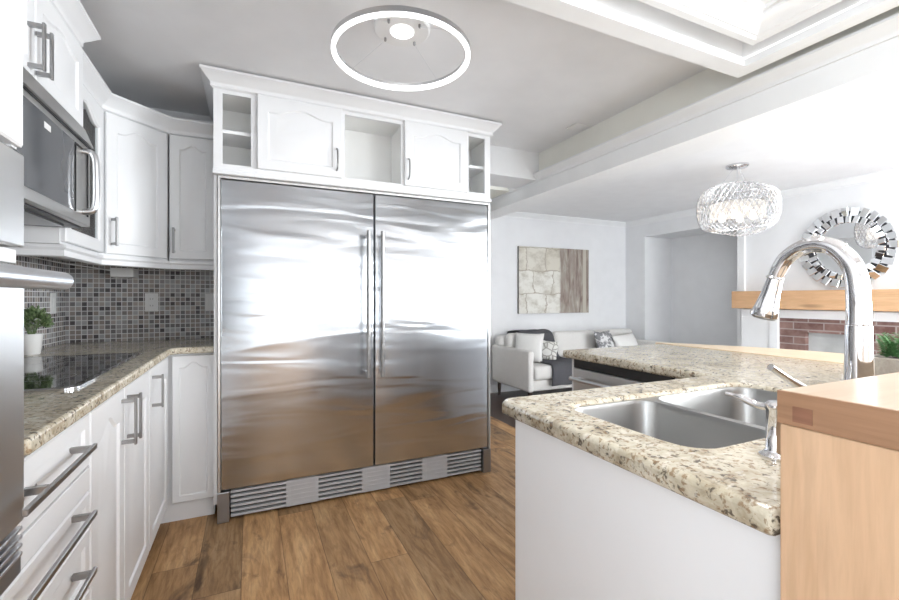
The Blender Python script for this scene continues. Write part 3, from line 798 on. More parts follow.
# outlets
def outlet(x, y, z, facing, label, name='wall_outlet', cat='outlet', kind=0):
    t = thing(name, label, cat, (x, y, z - 0.057))
    m = MN(x, z, y) if facing == 'n' else ME(y, z, x)
    p = obj('plate', box(B(), -0.036, 0.036, -0.006, 0, -0.058, 0.058, 0.002, 2, m), M['white_plastic'], t)
    if kind == 0:
        for s in (-1, 1):
            q = obj('socket', box(B(), -0.017, 0.017, -0.009, -0.006, s * 0.021 - 0.014, s * 0.021 + 0.014, 0.002, 1, m), M['white_plastic'], t)
            bm = B()
            for xx in (-0.007, 0.007): box(bm, xx - 0.001, xx + 0.001, -0.0094, -0.0088, s * 0.021 - 0.004, s * 0.021 + 0.006, 0, 1, m)
            obj('slot', bm, M['dark'], q)
    else:
        obj('rocker', box(B(), -0.016, 0.016, -0.010, -0.006, -0.033, 0.033, 0.002, 1, m), M['white_plastic'], t)
outlet(-0.571, YK - 0.008, 1.192, 'n', 'white double outlet in the middle of the back mosaic wall')
outlet(-0.235, YK - 0.008, 1.192, 'n', 'white switch plate on the mosaic tiles hard against the fridge', 'switch_plate', 'switch', 1)
outlet(XW + 0.008, 3.13, 1.19, 'e', 'white switch plate on the left mosaic wall above the plant', 'switch_plate', 'switch', 1)

# ================================================================== FRIDGE
FY = 2.66; FX0, FX1, FS = -0.158, 1.532, 0.706
t = thing('refrigerator', 'wide stainless two-door refrigerator with long bar handles and floor grille', 'refrigerator', (0.69, 3.0, 0))
obj('cabinet_body', bx(FX0 + 0.012, FX1 - 0.012, FY + 0.065, YK - 0.02, 0.05, 1.865), M['grey_metal'], t)
obj('side_trim', bx(FX0, FX0 + 0.012, FY - 0.005, FY + 0.3, 0.14, 1.885), M['steel_plain'], t)
obj('side_trim', bx(FX1 - 0.012, FX1, FY - 0.005, FY + 0.3, 0.14, 1.885), M['steel_plain'], t)
obj('top_trim', bx(FX0 + 0.012, FX1 - 0.012, FY - 0.003, FY + 0.06, 1.872, 1.885), M['steel_plain'], t)
for a0, a1, hx, nm in ((FX0 + 0.014, FS - 0.005, 0.655, 'left'), (FS + 0.005, FX1 - 0.014, 0.743, 'right')):
    d = obj('door', bx(a0, a1, FY, FY + 0.06, 0.172, 1.868, 0.006, 3), M['fridge'], t, 40)
    bm = tube(B(), [(hx, FY - 0.06, 0.735), (hx, FY - 0.06, 1.63)], 0.0125, 18)
    for z in (0.765, 1.60): tube(bm, [(hx, FY, z), (hx, FY - 0.06, z)], 0.009, 12)
    obj('handle', bm, M['nickel'], d, 40)
gr = obj('grille', bx(FX0 + 0.06, FX1 - 0.06, FY + 0.035, FY + 0.05, 0.01, 0.168), M['black'], t)
for i in range(6):
    z = 0.016 + i * 0.0262
    obj('slat', bx(FX0 + 0.062, FX1 - 0.062, FY + 0.010, FY + 0.036, z, z + 0.0125, 0.002, 2), M['grille'], gr)
for xc in (0.28, 0.72, 1.12):
    obj('grille_plate', bx(xc - 0.09, xc + 0.09, FY + 0.011, FY + 0.034, 0.014, 0.164), M['grille'], gr)
for a0 in (FX0 - 0.004, FX1 - 0.056):
    obj('foot_cover', bx(a0, a0 + 0.06, FY - 0.012, FY + 0.05, 0.0, 0.165, 0.004), M['grey_metal'], t)

# cabinet over the fridge
CY = 2.64; CX0, CX1, Z0, Z1 = -0.178, 1.525, 1.900, 2.350
t = thing('bridge_cabinet', 'white cabinet over the fridge with two doors and three open cubbies', 'cabinet', (0.67, 3.0, 1.9))
bm = B()
yb_ = YK - 0.02
box(bm, CX0, CX1, CY + 0.02, yb_, Z0, Z0 + 0.02); box(bm, CX0, CX1, CY + 0.02, yb_, Z1 - 0.02, Z1)
box(bm, CX0, CX1, yb_ - 0.42, yb_ - 0.40, Z0 + 0.02, Z1 - 0.02)
for x in (CX0, 0.020, 0.500, 0.885, 1.340, CX1 - 0.018): box(bm, x, x + 0.018, CY + 0.02, yb_ - 0.42, Z0 + 0.02, Z1 - 0.02)
obj('carcass', bm, M['cabinet_in'], t)
bm = B()
box(bm, CX0, CX1, CY, CY + 0.02, Z0, Z0 + 0.045); box(bm, CX0, CX1, CY, CY + 0.02, Z1 - 0.025, Z1)
for a0, a1 in ((CX0, -0.135), (0.005, 0.050), (0.492, 0.518), (0.872, 0.905), (1.325, 1.356), (1.482, CX1)): box(bm, a0, a1, CY, CY + 0.02, Z0 + 0.045, Z1 - 0.025)
obj('face_frame', bm, M['cabinet'], t)
for a0, a1, hx in ((0.036, 0.500, 0.468), (0.892, 1.340, 0.915)):
    d = obj('door', raised_door(B(), a1 - a0, 0.412, MN(a0, Z0 + 0.036, CY), 0.035), M['cabinet'], t, 30)
    bm = tube(B(), smooth_path([(hx, CY - 0.02, 2.105), (hx, CY - 0.045, 2.09), (hx, CY - 0.05, 2.04), (hx, CY - 0.045, 1.99), (hx, CY - 0.02, 1.975)], 4), 0.005, 10)
    obj('handle', bm, M['nickel'], d, 40)
for a0, a1 in ((CX0 + 0.018, 0.020), (1.358, CX1 - 0.018)):
    obj('shelf', bx(a0, a1, CY + 0.025, yb_ - 0.42, 2.12, 2.138), M['cabinet'], t)
bm = sweep(B(), crown(2.430), [(CX0, yb_), (CX0, CY), (CX1, CY), (CX1, yb_)], 1)
obj('crown', bm, M['cabinet'], t, 30)
obj('bottom_rail', bx(CX0 - 0.006, CX1 + 0.006, CY - 0.012, CY + 0.03, Z0 - 0.012, Z0 + 0.012, 0.004), M['cabinet'], t)
# gable panels beside the fridge
tag(obj('end_panel', bx(CX0, CX0 + 0.016, CY + 0.03, YK - 0.02, 0.1, Z0 - 0.013), M['cabinet']), 'white panel standing between the fridge and the narrow base cabinet', 'panel')
tag(obj('end_panel', bx(1.538, 1.554, FY + 0.03, YK - 0.02, 0.0, Z0 - 0.013), M['cabinet']), 'white panel standing on the living room side of the fridge', 'panel')

# ================================================================== CEILING FIXTURES
t = thing('ring_light', 'large glowing ring lamp hung below the grey kitchen ceiling', 'lamp', (0.60, 1.79, ZC))
RC = (0.606, 1.822); RZ = 2.278; RR = 0.292
bm = B(); n = 96
def ring(r, z): return [(RC[0] + r * math.cos(2 * PI * i / n), RC[1] + r * math.sin(2 * PI * i / n), z) for i in range(n)]
loops(bm, [ring(RR - 0.009, RZ + 0.004), ring(RR + 0.009, RZ + 0.004), ring(RR + 0.009, RZ + 0.026), ring(RR - 0.009, RZ + 0.026), ring(RR - 0.009, RZ + 0.004)], False, False)
obj('ring_housing', bm, M['slat'], t, 40)
bm = loops(B(), [ring(RR + 0.008, RZ + 0.004), ring(RR + 0.008, RZ - 0.004), ring(RR + 0.004, RZ - 0.008), ring(RR - 0.006, RZ - 0.008), ring(RR - 0.010, RZ - 0.004), ring(RR - 0.010, RZ + 0.012), ring(RR - 0.0085, RZ + 0.012)], False, False)
obj('diffuser', bm, M['led'], t, 40)
CC = (0.615, 1.845)
obj('canopy', lathe(B(), [(0.125, 0), (0.125, -0.028), (0.118, -0.034)], (CC[0], CC[1], ZC), 48), M['white_plastic'], t, 40)
obj('centre_light', lathe(B(), [(0.052, 0), (0.052, -0.004), (0.046, -0.008)], (CC[0], CC[1], ZC - 0.034), 32), M['led'], t, 40)
for k in range(4):
    a = math.radians(35 + 90 * k)
    p = (CC[0] + 0.095 * math.cos(a), CC[1] + 0.095 * math.sin(a))
    obj('cable_grip', lathe(B(), [(0.006, 0), (0.006, -0.012), (0.003, -0.016)], (p[0], p[1], ZC - 0.034), 12), M['grey_metal'], t)
    obj('cable', tube(B(), [(p[0], p[1], ZC - 0.045), (RC[0] + RR * math.cos(a), RC[1] + RR * math.sin(a), RZ + 0.026)], 0.0008, 5), M['slat'], t)
t = thing('ceiling_vent', 'small square vent on the kitchen ceiling beside the taupe bulkhead', 'vent', (2.10, 2.43, ZC))
obj('frame', bx(2.06, 2.17, 2.375, 2.485, ZC - 0.010, ZC, 0.003), M['white_plastic'], t)
bm = B()
for i in range(5): box(bm, 2.075, 2.155, 2.39 + i * 0.018, 2.398 + i * 0.018, ZC - 0.011, ZC - 0.006)
obj('louvre', bm, M['ceiling'], t)

# pendant
PC = Vector((3.77, 2.34, 1.965))
t = thing('pendant_lamp', 'crystal lattice drum pendant lamp hanging over the living room side', 'pendant lamp', (PC.x, PC.y, ZL))
obj('canopy', lathe(B(), [(0.085, 0), (0.085, -0.014), (0.07, -0.026), (0.015, -0.030)], (PC.x, PC.y, ZL), 32), M['chrome'], t, 40)
bm = B()
for k in range(3):
    a = 2 * PI * k / 3; tube(bm, [(PC.x + 0.03 * math.cos(a), PC.y + 0.03 * math.sin(a), ZL - 0.03), (PC.x + 0.15 * math.cos(a), PC.y + 0.15 * math.sin(a), PC.z + 0.19)], 0.0015, 6)
obj('cord', bm, M['chrome'], t)
prof = [(0.17, 0.185), (0.24, 0.178), (0.28, 0.14), (0.297, 0.07), (0.30, 0.0), (0.292, -0.07), (0.272, -0.13), (0.235, -0.165), (0.20, -0.175)]
prof = [(p.x, p.z) for p in smooth_path([(r, 0, z) for r, z in prof], 2)]
n = 44; bm = B(); R = []
for j, (r, z) in enumerate(prof):
    off = 0.5 * (j % 2)
    R.append([bm.verts.new((PC.x + r * (1 + 0.03 * math.sin(3 * 2 * PI * (i + off) / n)) * math.cos(2 * PI * (i + off) / n), PC.y + r * math.sin(2 * PI * (i + off) / n), PC.z + z * (1 + 0.10 * math.sin(2 * 2 * PI * (i + off) / n + 1.0)))) for i in range(n)])
for j in range(len(R) - 2):
    for i in range(n):
        if j % 2 == 0: q = (R[j][i], R[j + 1][i], R[j + 2][i], R[j + 1][i - 1])
        else: q = (R[j][i], R[j + 1][(i + 1) % n], R[j + 2][i], R[j + 1][i])
        try: bm.faces.new(q)
        except ValueError: pass
o = obj('crystal_lattice', bm, M['crystal'], t)
md = o.modifiers.new('lattice', 'WIREFRAME'); md.thickness = 0.0085; md.use_even_offset = False; md.use_boundary = True
obj('inner_shade', lathe(B(), [(0.20, 0.06), (0.20, -0.10)], PC, 40, None, False, False), M['shade'], t, 40)
for zz in (0.06, -0.10):
    obj('shade_ring', tube(B(), [(PC.x + 0.203 * math.cos(2 * PI * i / 40), PC.y + 0.203 * math.sin(2 * PI * i / 40), PC.z + zz) for i in range(41)], 0.0035, 8), M['nickel'], t, 60)
for k in range(4):
    a = 2 * PI * k / 4 + 0.4
    lp = (PC.x + 0.11 * math.cos(a), PC.y + 0.11 * math.sin(a), PC.z - 0.06)
    obj('bulb', lathe(B(), [(0.012, 0.05), (0.022, 0.03), (0.028, 0.005), (0.022, -0.018), (0.008, -0.028)], lp, 14), M['bulb'], t, 60)
bm = B()
for k in range(4):
    a = 2 * PI * k / 4 + 0.4; tube(bm, [(PC.x, PC.y, PC.z + 0.06), (PC.x + 0.11 * math.cos(a), PC.y + 0.11 * math.sin(a), PC.z + 0.0)], 0.006, 8)
    tube(bm, [(PC.x, PC.y, PC.z + 0.06), (PC.x + 0.20 * math.cos(a), PC.y + 0.20 * math.sin(a), PC.z + 0.06)], 0.004, 8)
tube(bm, [(PC.x, PC.y, PC.z + 0.05), (PC.x, PC.y, ZL - 0.03)], 0.005, 8)
obj('lamp_frame', bm, M['chrome'], t, 40)

# ================================================================== PENINSULA
ZI = 0.93; IT = 0.041
IX0, IX1, IXB = 0.648, 1.60, 2.37
IYN, IYF, IYE = 0.352, 1.085, 1.945
sx0, sx1, sy0, sy1 = 0.772, 1.535, 0.555, 0.948
outer = [(IX0, IYN), (IXB, IYN), (IXB, IYE), (IX1 - 0.015, IYE), (IX1 - 0.015, IYF), (IX0 + 0.03, IYF), (IX0, IYF - 0.03)]
hole = [(p[0], p[1]) for p in rrect(sx0, sx1, sy0, sy1, 0.07, 0)]
o = obj('countertop', slab(outer, [hole], ZI - IT, ZI), M['granite'])
bevel_mod(o, 0.012, 3)
tag(o, 'speckled granite countertop of the peninsula around the steel sink', 'countertop')
# base under the sink part
t = thing('peninsula_cabinet', 'plain white panelled peninsula base under the sink counter', 'cabinet', (1.2, 0.7, 0))
bx0, by1 = IX0 + 0.034, IYF - 0.045
obj('end_panel', bx(bx0, bx0 + 0.02, IYN, by1, 0.0, ZI - IT, 0.002), M['panel'], t)
obj('back_panel', bx(bx0 + 0.02, IX1 + 0.03, IYN, IYN + 0.02, 0.0, ZI - IT), M['panel'], t)
obj('front_panel', bx(bx0 + 0.02, IX1 + 0.02, by1 - 0.02, by1, 0.09, ZI - IT), M['panel'], t)
for i in range(2):
    d = obj('door', raised_door(B(), 0.44, 0.74, rot_z(180, (bx0 + 0.47 + i * 0.45, by1, 0.11)), 0.04), M['cabinet'], t, 30)
    obj('handle', bar_pull(B(), 0.15, rot_z(180, (bx0 + (0.43 if i == 0 else 0.52), by1 + 0.02, 0.74))), M['nickel'], d)
obj('toe_kick', bx(bx0 + 0.05, IX1 + 0.02, by1 - 0.08, by1 - 0.06, 0.0, 0.09), M['panel'], t)
# base under the long part
t = thing('peninsula_cabinet', 'white base under the far granite counter holding the dishwasher', 'cabinet', (2.0, 1.5, 0))
obj('back_panel', bx(IXB - 0.05, IXB - 0.03, IYN, IYE - 0.02, 0, ZI - IT), M['panel'], t)
obj('end_panel', bx(IX1 + 0.035, IXB - 0.05, IYE - 0.045, IYE - 0.025, 0, ZI - IT), M['panel'], t)
obj('divider', bx(IX1 + 0.035, IXB - 0.05, 1.255, 1.273, 0, ZI - IT), M['panel'], t)
obj('filler', bx(IX1 + 0.022, IX1 + 0.04, by1 + 0.001, 1.253, 0.0, ZI - IT), M['panel'], t)
# dishwasher
t = thing('dishwasher', 'stainless dishwasher with bar handle under the far granite counter', 'dishwasher', (1.9, 1.6, 0.0))
obj('tub', bx(IX1 + 0.06, IXB - 0.06, 1.28, 1.89, 0.06, ZI - IT - 0.02), M['dark'], t)
d = obj('door', bx(IX1 + 0.02, IX1 + 0.058, 1.278, 1.893, 0.10, 0.835, 0.004), M['steel_plain'], t)
obj('control_panel', bx(IX1 + 0.025, IX1 + 0.058, 1.278, 1.893, 0.838, ZI - IT - 0.003), M['black'], t)
bm = tube(B(), [(IX1 - 0.02, 1.30, 0.785), (IX1 - 0.02, 1.87, 0.785)], 0.011, 14)
for y in (1.33, 1.84): tube(bm, [(IX1 - 0.02, y, 0.785), (IX1 + 0.02, y, 0.785)], 0.008, 10)
obj('handle', bm, M['slat'], d, 40)
obj('toe_panel', bx(IX1 + 0.05, IX1 + 0.06, 1.278, 1.893, 0.0, 0.095), M['black'], t)
# light maple bar ledge beyond the granite
pts = smooth_path([(2.395, 2.005, 0), (2.53, 1.80, 0), (2.66, 1.58, 0), (2.745, 1.38, 0), (2.785, 1.15, 0), (2.80, 0.8, 0), (2.80, 0.352, 0)], 3)
o = obj('bar_ledge', slab([(IXB + 0.002, 0.352), (IXB + 0.002, 1.99)] + [(p.x, p.y) for p in pts], [], ZI - 0.035, ZI + 0.004), M['maple_bar'])
bevel_mod(o, 0.006, 2)
tag(o, 'light maple bar ledge along the far side of the granite peninsula', 'bar top')
t = thing('bar_wall', 'low white half wall carrying the maple bar ledge', 'half wall', (2.41, 1.2, 0))
obj('panel', bx(IXB + 0.003, IXB + 0.09, 0.352, 1.93, 0, ZI - 0.036), M['panel'], t)
obj('base_strip', bx(IXB + 0.09, IXB + 0.10, 0.352, 1.93, 0, 0.1), M['panel'], t)

# sink
t = thing('kitchen_sink', 'double bowl stainless sink set into the granite peninsula', 'sink', (1.17, 0.75, 0.72))
def bowl(a0, a1, b0, b1, depth):
    zr = ZI - IT + 0.028
    bm = B()
    loops(bm, [rrect(a0, a1, b0, b1, 0.06, zr), rrect(a0 + 0.004, a1 - 0.004, b0 + 0.004, b1 - 0.004, 0.058, zr - 0.012), rrect(a0 + 0.012, a1 - 0.012, b0 + 0.012, b1 - 0.012, 0.055, zr - depth + 0.03), rrect(a0 + 0.03, a1 - 0.03, b0 + 0.03, b1 - 0.03, 0.045, zr - depth)], False, True)
    return bm
sxm = 1.085
b1_ = obj('bowl', bowl(sx0 + 0.006, sxm - 0.012, sy0 + 0.006, sy1 - 0.006, 0.19), M['steel_sink'], t, 50)
b2_ = obj('bowl', bowl(sxm + 0.012, sx1 - 0.006, sy0 + 0.006, sy1 - 0.006, 0.21), M['steel_sink'], t, 50)
for bo, cx_, z in ((b1_, 0.945, 0.19), (b2_, 1.31, 0.21)):
    obj('drain', lathe(B(), [(0.042, 0.002), (0.040, 0.004), (0.02, 0.001)], (cx_, 0.75, ZI - IT + 0.028 - z), 28), M['chrome'], bo, 40)
zr = ZI - IT + 0.028
bm = slab([(p[0], p[1]) for p in rrect(sx0 - 0.004, sx1 + 0.004, sy0 - 0.004, sy1 + 0.004, 0.072, 0)], [[(p[0], p[1]) for p in rrect(sx0 + 0.006, sxm - 0.012, sy0 + 0.006, sy1 - 0.006, 0.06, 0)], [(p[0], p[1]) for p in rrect(sxm + 0.012, sx1 - 0.006, sy0 + 0.006, sy1 - 0.006, 0.06, 0)]], zr - 0.003, zr + 0.0005)
obj('rim', bm, M['steel_sink'], t)

# faucet
FXX, FYY = 1.049, 0.425
t = thing('kitchen_faucet', 'tall chrome gooseneck faucet with pull-down spray head behind the sink', 'faucet', (FXX, FYY, ZI))
obj('base', lathe(B(), [(0.029, 0), (0.029, 0.005), (0.026, 0.012), (0.0245, 0.06), (0.0215, 0.15), (0.0198, 0.235), (0.0198, 0.238)], (FXX, FYY, ZI), 40), M['chrome'], t, 40)
path = smooth_path([(FXX, FYY, ZI + 0.240), (FXX, FYY, ZI + 0.27), (FXX, FYY + 0.003, ZI + 0.325), (FXX, FYY + 0.015, ZI + 0.362), (FXX, FYY + 0.044, ZI + 0.393), (FXX, FYY + 0.084, ZI + 0.398), (FXX, FYY + 0.122, ZI + 0.376), (FXX, FYY + 0.143, ZI + 0.338)], 5)
k = len(path)
obj('spout', tube(B(), path, [0.0192 - 0.0045 * i / (k - 1) for i in range(k)], 28), M['chrome'], t, 40)
hd = Vector((0, 0.26, -0.96)).normalized()
p0 = Vector(path[-1])
hp = [p0, p0 + hd * 0.004, p0 + hd * 0.006, p0 + hd * 0.04, p0 + hd * 0.07, p0 + hd * 0.088, p0 + hd * 0.092]
h = obj('spray_head', tube(B(), hp, [0.0147, 0.018, 0.0152, 0.018, 0.0225, 0.0275, 0.026], 28), M['chrome'], t, 40)
obj('spray_face', tube(B(), [p0 + hd * 0.0915, p0 + hd * 0.096], [0.024, 0.022], 28), M['grey_metal'], h, 40)
obj('spray_button', tube(B(), [p0 + hd * 0.03 + Vector((-0.012, -0.008, 0)), p0 + hd * 0.03 + Vector((-0.018, -0.011, -0.001))], [0.007, 0.006], 16), M['slat'], h, 40)
lv = B()
tube(lv, [(FXX - 0.014, FYY + 0.012, 1.012), (FXX - 0.045, FYY + 0.05, 1.03)], [0.010, 0.009], 14)
tube(lv, smooth_path([(FXX - 0.045, FYY + 0.05, 1.03), (FXX - 0.085, FYY + 0.07, 1.058), (FXX - 0.142, FYY + 0.075, 1.088)], 4), [0.008] * 4 + [0.0062] * 4 + [0.0066], 14)
obj('lever', lv, M['chrome'], t, 40)
# soap dispenser
SX, SY = 0.872, 0.472
t = thing('soap_dispenser', 'short chrome soap dispenser at the sink corner beside the butcher block', 'soap dispenser', (SX, SY, ZI))
obj('body', lathe(B(), [(0.026, 0), (0.026, 0.004), (0.020, 0.008), (0.0155, 0.014), (0.0155, 0.085), (0.017, 0.088), (0.017, 0.096), (0.012, 0.101)], (SX, SY, ZI), 32), M['chrome'], t, 40)
obj('nozzle', tube(B(), smooth_path([(SX, SY, ZI + 0.09), (SX - 0.002, SY + 0.03, ZI + 0.088), (SX - 0.006, SY + 0.06, ZI + 0.097), (SX - 0.010, SY + 0.085, ZI + 0.10)], 4), [0.007] * 9 + [0.0045] * 4, 12), M['chrome'], t, 40)

# butcher block cabinet, near
t = thing('butcher_block_cabinet', 'maple cabinet with thick butcher block top, right foreground', 'cabinet', (1.2, 0.0, 0))
KX0, KY1 = 0.643, 0.347
zb0, zb1 = 1.053, 1.097
obj('side_panel', bx(KX0 + 0.003, KX0 + 0.025, -0.30, KY1 - 0.002, 0.0, zb0 - 0.001, 0.002), M['maple'], t)
obj('back_panel', bx(KX0 + 0.025, 2.0, KY1 - 0.022, KY1 - 0.002, 0.0, zb0 - 0.001), M['maple'], t)
obj('front_panel', bx(KX0 + 0.025, 2.0, -0.30, -0.28, 0.0, zb0 - 0.001), M['maple'], t)
obj('end_panel', bx(1.98, 2.0, -0.28, KY1 - 0.022, 0.0, zb0 - 0.001), M['maple'], t)
tp = obj('block_top', bx(KX0 + 0.003, 2.02, -0.32, KY1, zb0, zb1, 0.003), M['maple_top'], t)
obj('end_cap', bx(KX0, KX0 + 0.003, -0.32, KY1, zb0, zb1, 0.001), M['maple_end'], t, label='darker end grain edge of the block')
obj('mortise', bx(KX0 - 0.0008, KX0 + 0.002, 0.306, 0.328, zb0 + 0.006, zb0 + 0.026), M['mortise'], t)

# planter with a fern on the counter
t = thing('planter', 'grey wooden planter box with a bright green fern behind the faucet', 'plant', (2.02, 0.68, ZI))
pc = Vector((2.03, 0.68, ZI))
mm = rot_z(0, pc)
bm = B()
W2, D2, Hh = 0.19, 0.06, 0.098
box(bm, -W2, W2, -D2, -D2 + 0.012, 0, Hh, 0.002, 1, mm); box(bm, -W2, W2, D2 - 0.012, D2, 0, Hh, 0.002, 1, mm)
box(bm, -W2, -W2 + 0.012, -D2 + 0.012, D2 - 0.012, 0, Hh, 0.002, 1, mm); box(bm, W2 - 0.012, W2, -D2 + 0.012, D2 - 0.012, 0, Hh, 0.002, 1, mm)
box(bm, -W2 + 0.012, W2 - 0.012, -D2 + 0.012, D2 - 0.012, 0, 0.012, 0, 1, mm)
obj('box', bm, M['grey_wood'], t)
obj('soil', box(B(), -W2 + 0.013, W2 - 0.013, -D2 + 0.013, D2 - 0.013, 0.012, Hh - 0.012, 0, 1, mm), M['soil'], t)
for k in range(6):
    bm = B()
    cx_ = pc.x - 0.14 + 0.056 * k
    for j in range(13):
        a = random.uniform(0, 2 * PI); L = random.uniform(0.08, 0.125)
        p = Vector((cx_, pc.y + random.uniform(-0.02, 0.02), ZI + Hh - 0.012)); out = Vector((math.cos(a), math.sin(a), 0)) * random.uniform(0.25, 0.75)
        for s in range(9):
            u_ = (s + 1) / 9
            q = p + out * L * u_ * 0.9 + Vector((0, 0, L * (1.15 * u_ - 0.45 * u_ * u_)))
            dr = (out * 0.9 + Vector((0, 0, 1.15 - 0.9 * u_))).normalized()
            sd = dr.cross(Vector((0, 0, 1)))
            sd = sd.normalized() if sd.length > 1e-4 else Vector((1, 0, 0))
            for sg in (-1, 1):
                leaf_quad(bm, q, (sd * sg + dr * 0.7).normalized(), Vector((0, 0, 1)) + dr * 0.2, 0.024 * (1.1 - 0.7 * u_), 0.0045)
    obj('fern', bm, M['fern'], t)

# ================================================================== LIVING ROOM
# picture
t = thing('canvas_painting', 'abstract cream and brown canvas on the white wall above the sofa', 'painting', (3.81, 4.83, 1.02))
obj('stretcher', bx(3.215, 4.40, YL - 0.035, YL - 0.002, 1.012, 1.906), M['canvas_edge'], t)
obj('canvas', bx(3.216, 4.399, YL - 0.038, YL - 0.0355, 1.013, 1.905), M['canvas'], t)

# sofa
t = thing('sofa', 'light grey fabric sofa against the white wall under the painting', 'sofa', (3.9, 4.4, 0))
S0, S1, SYF, SYB = 2.79, 5.05, 3.98, 4.80
obj('base', bx(S0 + 0.078, S1 - 0.078, SYF + 0.04, SYB - 0.02, 0.17, 0.30, 0.02, 3), M['sofa'], t, 40)
obj('arm', bx(S0, S0 + 0.075, SYF, SYB, 0.17, 0.635, 0.03, 4), M['sofa'], t, 40)
obj('arm', bx(S1 - 0.075, S1, SYF, SYB, 0.17, 0.635, 0.03, 4), M['sofa'], t, 40)
obj('back', bx(S0 + 0.02, S1 - 0.02, SYB - 0.17, SYB - 0.01, 0.28, 0.75, 0.06, 5), M['sofa'], t, 40)
sw = (S1 - S0 - 0.16) / 3
for i in range(3):
    a = S0 + 0.08 + i * sw
    obj('seat_cushion', bx(a + 0.003, a + sw - 0.003, SYF - 0.01, SYB - 0.25, 0.30, 0.455, 0.04, 4), M['sofa'], t, 40)
    m = Matrix.Translation((0, SYB - 0.24, 0.45)) @ Matrix.Rotation(math.radians(-8), 4, 'X')
    obj('back_cushion', box(B(), a + 0.003, a + sw - 0.003, -0.08, 0.07, 0.0, 0.335, 0.06, 5, m), M['sofa'], t, 40)
for x in (S0 + 0.07, S1 - 0.07):
    for y in (SYF + 0.08, SYB - 0.08):
        obj('leg', lathe(B(), [(0.016, 0), (0.026, 0.17)], (x, y, 0), 12), M['dark_wood'], t)

def pillow(name, label, c, w, h, T, yaw, tilt, roll, mat):
    m = Matrix.Translation(c) @ Matrix.Rotation(math.radians(yaw), 4, 'Z') @ Matrix.Rotation(math.radians(tilt), 4, 'X') @ Matrix.Rotation(math.radians(roll), 4, 'Y')
    bm = B(); n = 14
    F = {}
    for s in (-1, 1):
        for i in range(n + 1):
            for j in range(n + 1):
                u_, v_ = -1 + 2 * i / n, -1 + 2 * j / n
                e = (1 - u_ ** 2) * (1 - v_ ** 2)
                edge = i in (0, n) or j in (0, n)
                k = 1 - 0.07 * (1 - abs(u_)) * (abs(v_) ** 3) if False else 1
                x_ = u_ * (1 - 0.06 * (1 - v_ ** 2)); z_ = v_ * (1 - 0.06 * (1 - u_ ** 2))
                if edge and s == 1: F[(s, i, j)] = F[(-1, i, j)]; continue
                F[(s, i, j)] = bm.verts.new(m @ Vector((x_ * w / 2, s * T / 2 * max(0, e) ** 0.42, z_ * h / 2)))
        for i in range(n):
            for j in range(n):
                q = [F[(s, i, j)], F[(s, i + 1, j)], F[(s, i + 1, j + 1)], F[(s, i, j + 1)]]
                try: bm.faces.new(q)
                except ValueError: pass
    o = obj(name, bm, mat, None, 80)
    return tag(o, label, 'pillow', 'throw pillows on the sofa')
pillow('throw_pillow', 'plain white throw pillow leaning in the left corner of the sofa', (3.03, 4.33, 0.63), 0.36, 0.35, 0.13, -54, -14, 0, M['pillow_white'])
pillow('throw_pillow', 'small cream patterned pillow leaning on the charcoal throw', (3.275, 4.31, 0.585), 0.27, 0.25, 0.10, -38, -22, 8, M['pillow_pattern'])
pillow('throw_pillow', 'grey and white patterned pillow toward the right end of the sofa', (4.24, 4.33, 0.625), 0.36, 0.34, 0.12, 12, -20, 0, M['pillow_grey'])
pillow('throw_pillow', 'white lumbar pillow, rightmost on the sofa behind the granite', (4.58, 4.30, 0.60), 0.46, 0.30, 0.14, 8, -22, -4, M['pillow_white'])
# throw blanket
prof = smooth_path([(4.80, 0.70, 3.03), (4.80, 0.775, 3.03), (4.70, 0.80, 3.03), (4.56, 0.805, 3.03), (4.475, 0.76, 3.035), (4.46, 0.62, 3.05), (4.43, 0.485, 3.07), (4.30, 0.472, 3.08), (4.10, 0.472, 3.09), (3.985, 0.468, 3.09), (3.945, 0.43, 3.085), (3.94, 0.30, 3.08), (3.945, 0.235, 3.075)], 4)
rows = []
for p in prof:
    wd = 0.46 + 0.04 * min(1, max(0, (0.80 - p.y) / 0.32))
    rows.append([(p.z + wd * i / 12, p.x + 0.004 * math.sin(i * 1.7), p.y + 0.004 * math.sin(i * 1.3 + p.x * 9)) for i in range(13)])
bm = loops(B(), rows, False, False, False)
o = obj('throw_blanket', bm, M['throw'], None, 80)
md = o.modifiers.new('thick', 'SOLIDIFY'); md.thickness = 0.014; md.offset = 0
tag(o, 'charcoal throw blanket draped over the back and seat of the sofa', 'blanket')

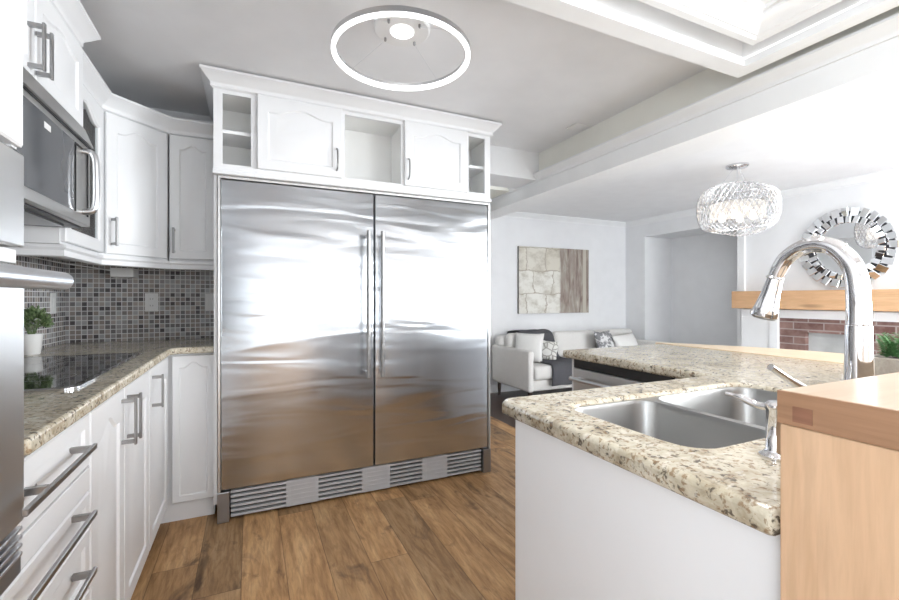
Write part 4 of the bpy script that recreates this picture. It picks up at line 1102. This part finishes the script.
# fireplace
t = thing('fireplace', 'brick fireplace with white surround under the oak mantel', 'fireplace', (5.1, 1.9, 0))
fx = XE - 0.10
obj('surround', bx(fx + 0.001, XE - 0.001, 0.6, 3.09, 1.012, 1.095), M['trim'], t)
bm = B(); box(bm, fx, XE - 0.001, 2.71, 3.09, 0, 1.012, 0.004); box(bm, fx - 0.015, fx, 2.71, 2.79, 0, 1.012, 0.003)
obj('pilaster', bm, M['trim'], t)
bm = B(); box(bm, fx, XE - 0.001, 0.6, 1.1, 0, 1.012, 0.004)
obj('pilaster', bm, M['trim'], t)
bm = B(); d0 = fx + 0.02
box(bm, d0, XE - 0.001, 2.48, 2.709, 0, 1.011); box(bm, d0, XE - 0.001, 1.101, 2.10, 0, 1.011) ; box(bm, d0, XE - 0.001, 2.10, 2.48, 0.875, 1.011); box(bm, d0, XE - 0.001, 2.10, 2.48, 0, 0.3)
obj('brick_face', bm, M['brick'], t)
obj('firebox', bx(XE - 0.012, XE - 0.001, 2.10, 2.48, 0.3, 0.875), M['soot'], t)
o = obj('mantel', bx(4.93, XE - 0.001, 0.55, 3.125, 1.105, 1.295, 0.006), M['oak'])
tag(o, 'thick honey oak mantel beam above the brick fireplace', 'mantel')

# sunburst mirror
mc = Vector((XE - 0.03, 2.175, 1.695))
t = thing('wall_mirror', 'round mirror framed by small mirror tiles above the oak mantel', 'mirror', (XE - 0.001, mc.y, mc.z - 0.38))
def disc(r0, x0_, x1_, n=64): 
    return loops(B(), [[(x, mc.y + r0 * math.cos(2 * PI * i / n), mc.z + r0 * math.sin(2 * PI * i / n)) for i in range(n)] for x in (x0_, x1_)])
obj('backing', disc(0.345, XE - 0.02, XE - 0.001), M['dark'], t)
obj('mirror_glass', disc(0.245, XE - 0.027, XE - 0.0205), M['mirror'], t)
for r, w_, h_, n, ph, x_ in ((0.338, 0.062, 0.082, 28, 0.0, 0.036), (0.268, 0.046, 0.062, 28, 0.5, 0.046)):
    for i in range(n):
        a = 2 * PI * (i + ph) / n
        m = Matrix.Translation((XE - x_, mc.y + r * math.cos(a), mc.z + r * math.sin(a))) @ Matrix.Rotation(a - PI / 2 + random.uniform(-0.1, 0.1), 4, 'X') @ Matrix.Rotation(random.uniform(-0.35, 0.35), 4, 'Z') @ Matrix.Rotation(random.uniform(-0.35, 0.35), 4, 'Y')
        obj('mirror_tile', box(B(), -0.006, 0.006, -w_ / 2, w_ / 2, -h_ / 2, h_ / 2, 0.003, 1, m), M['mirror'], t)
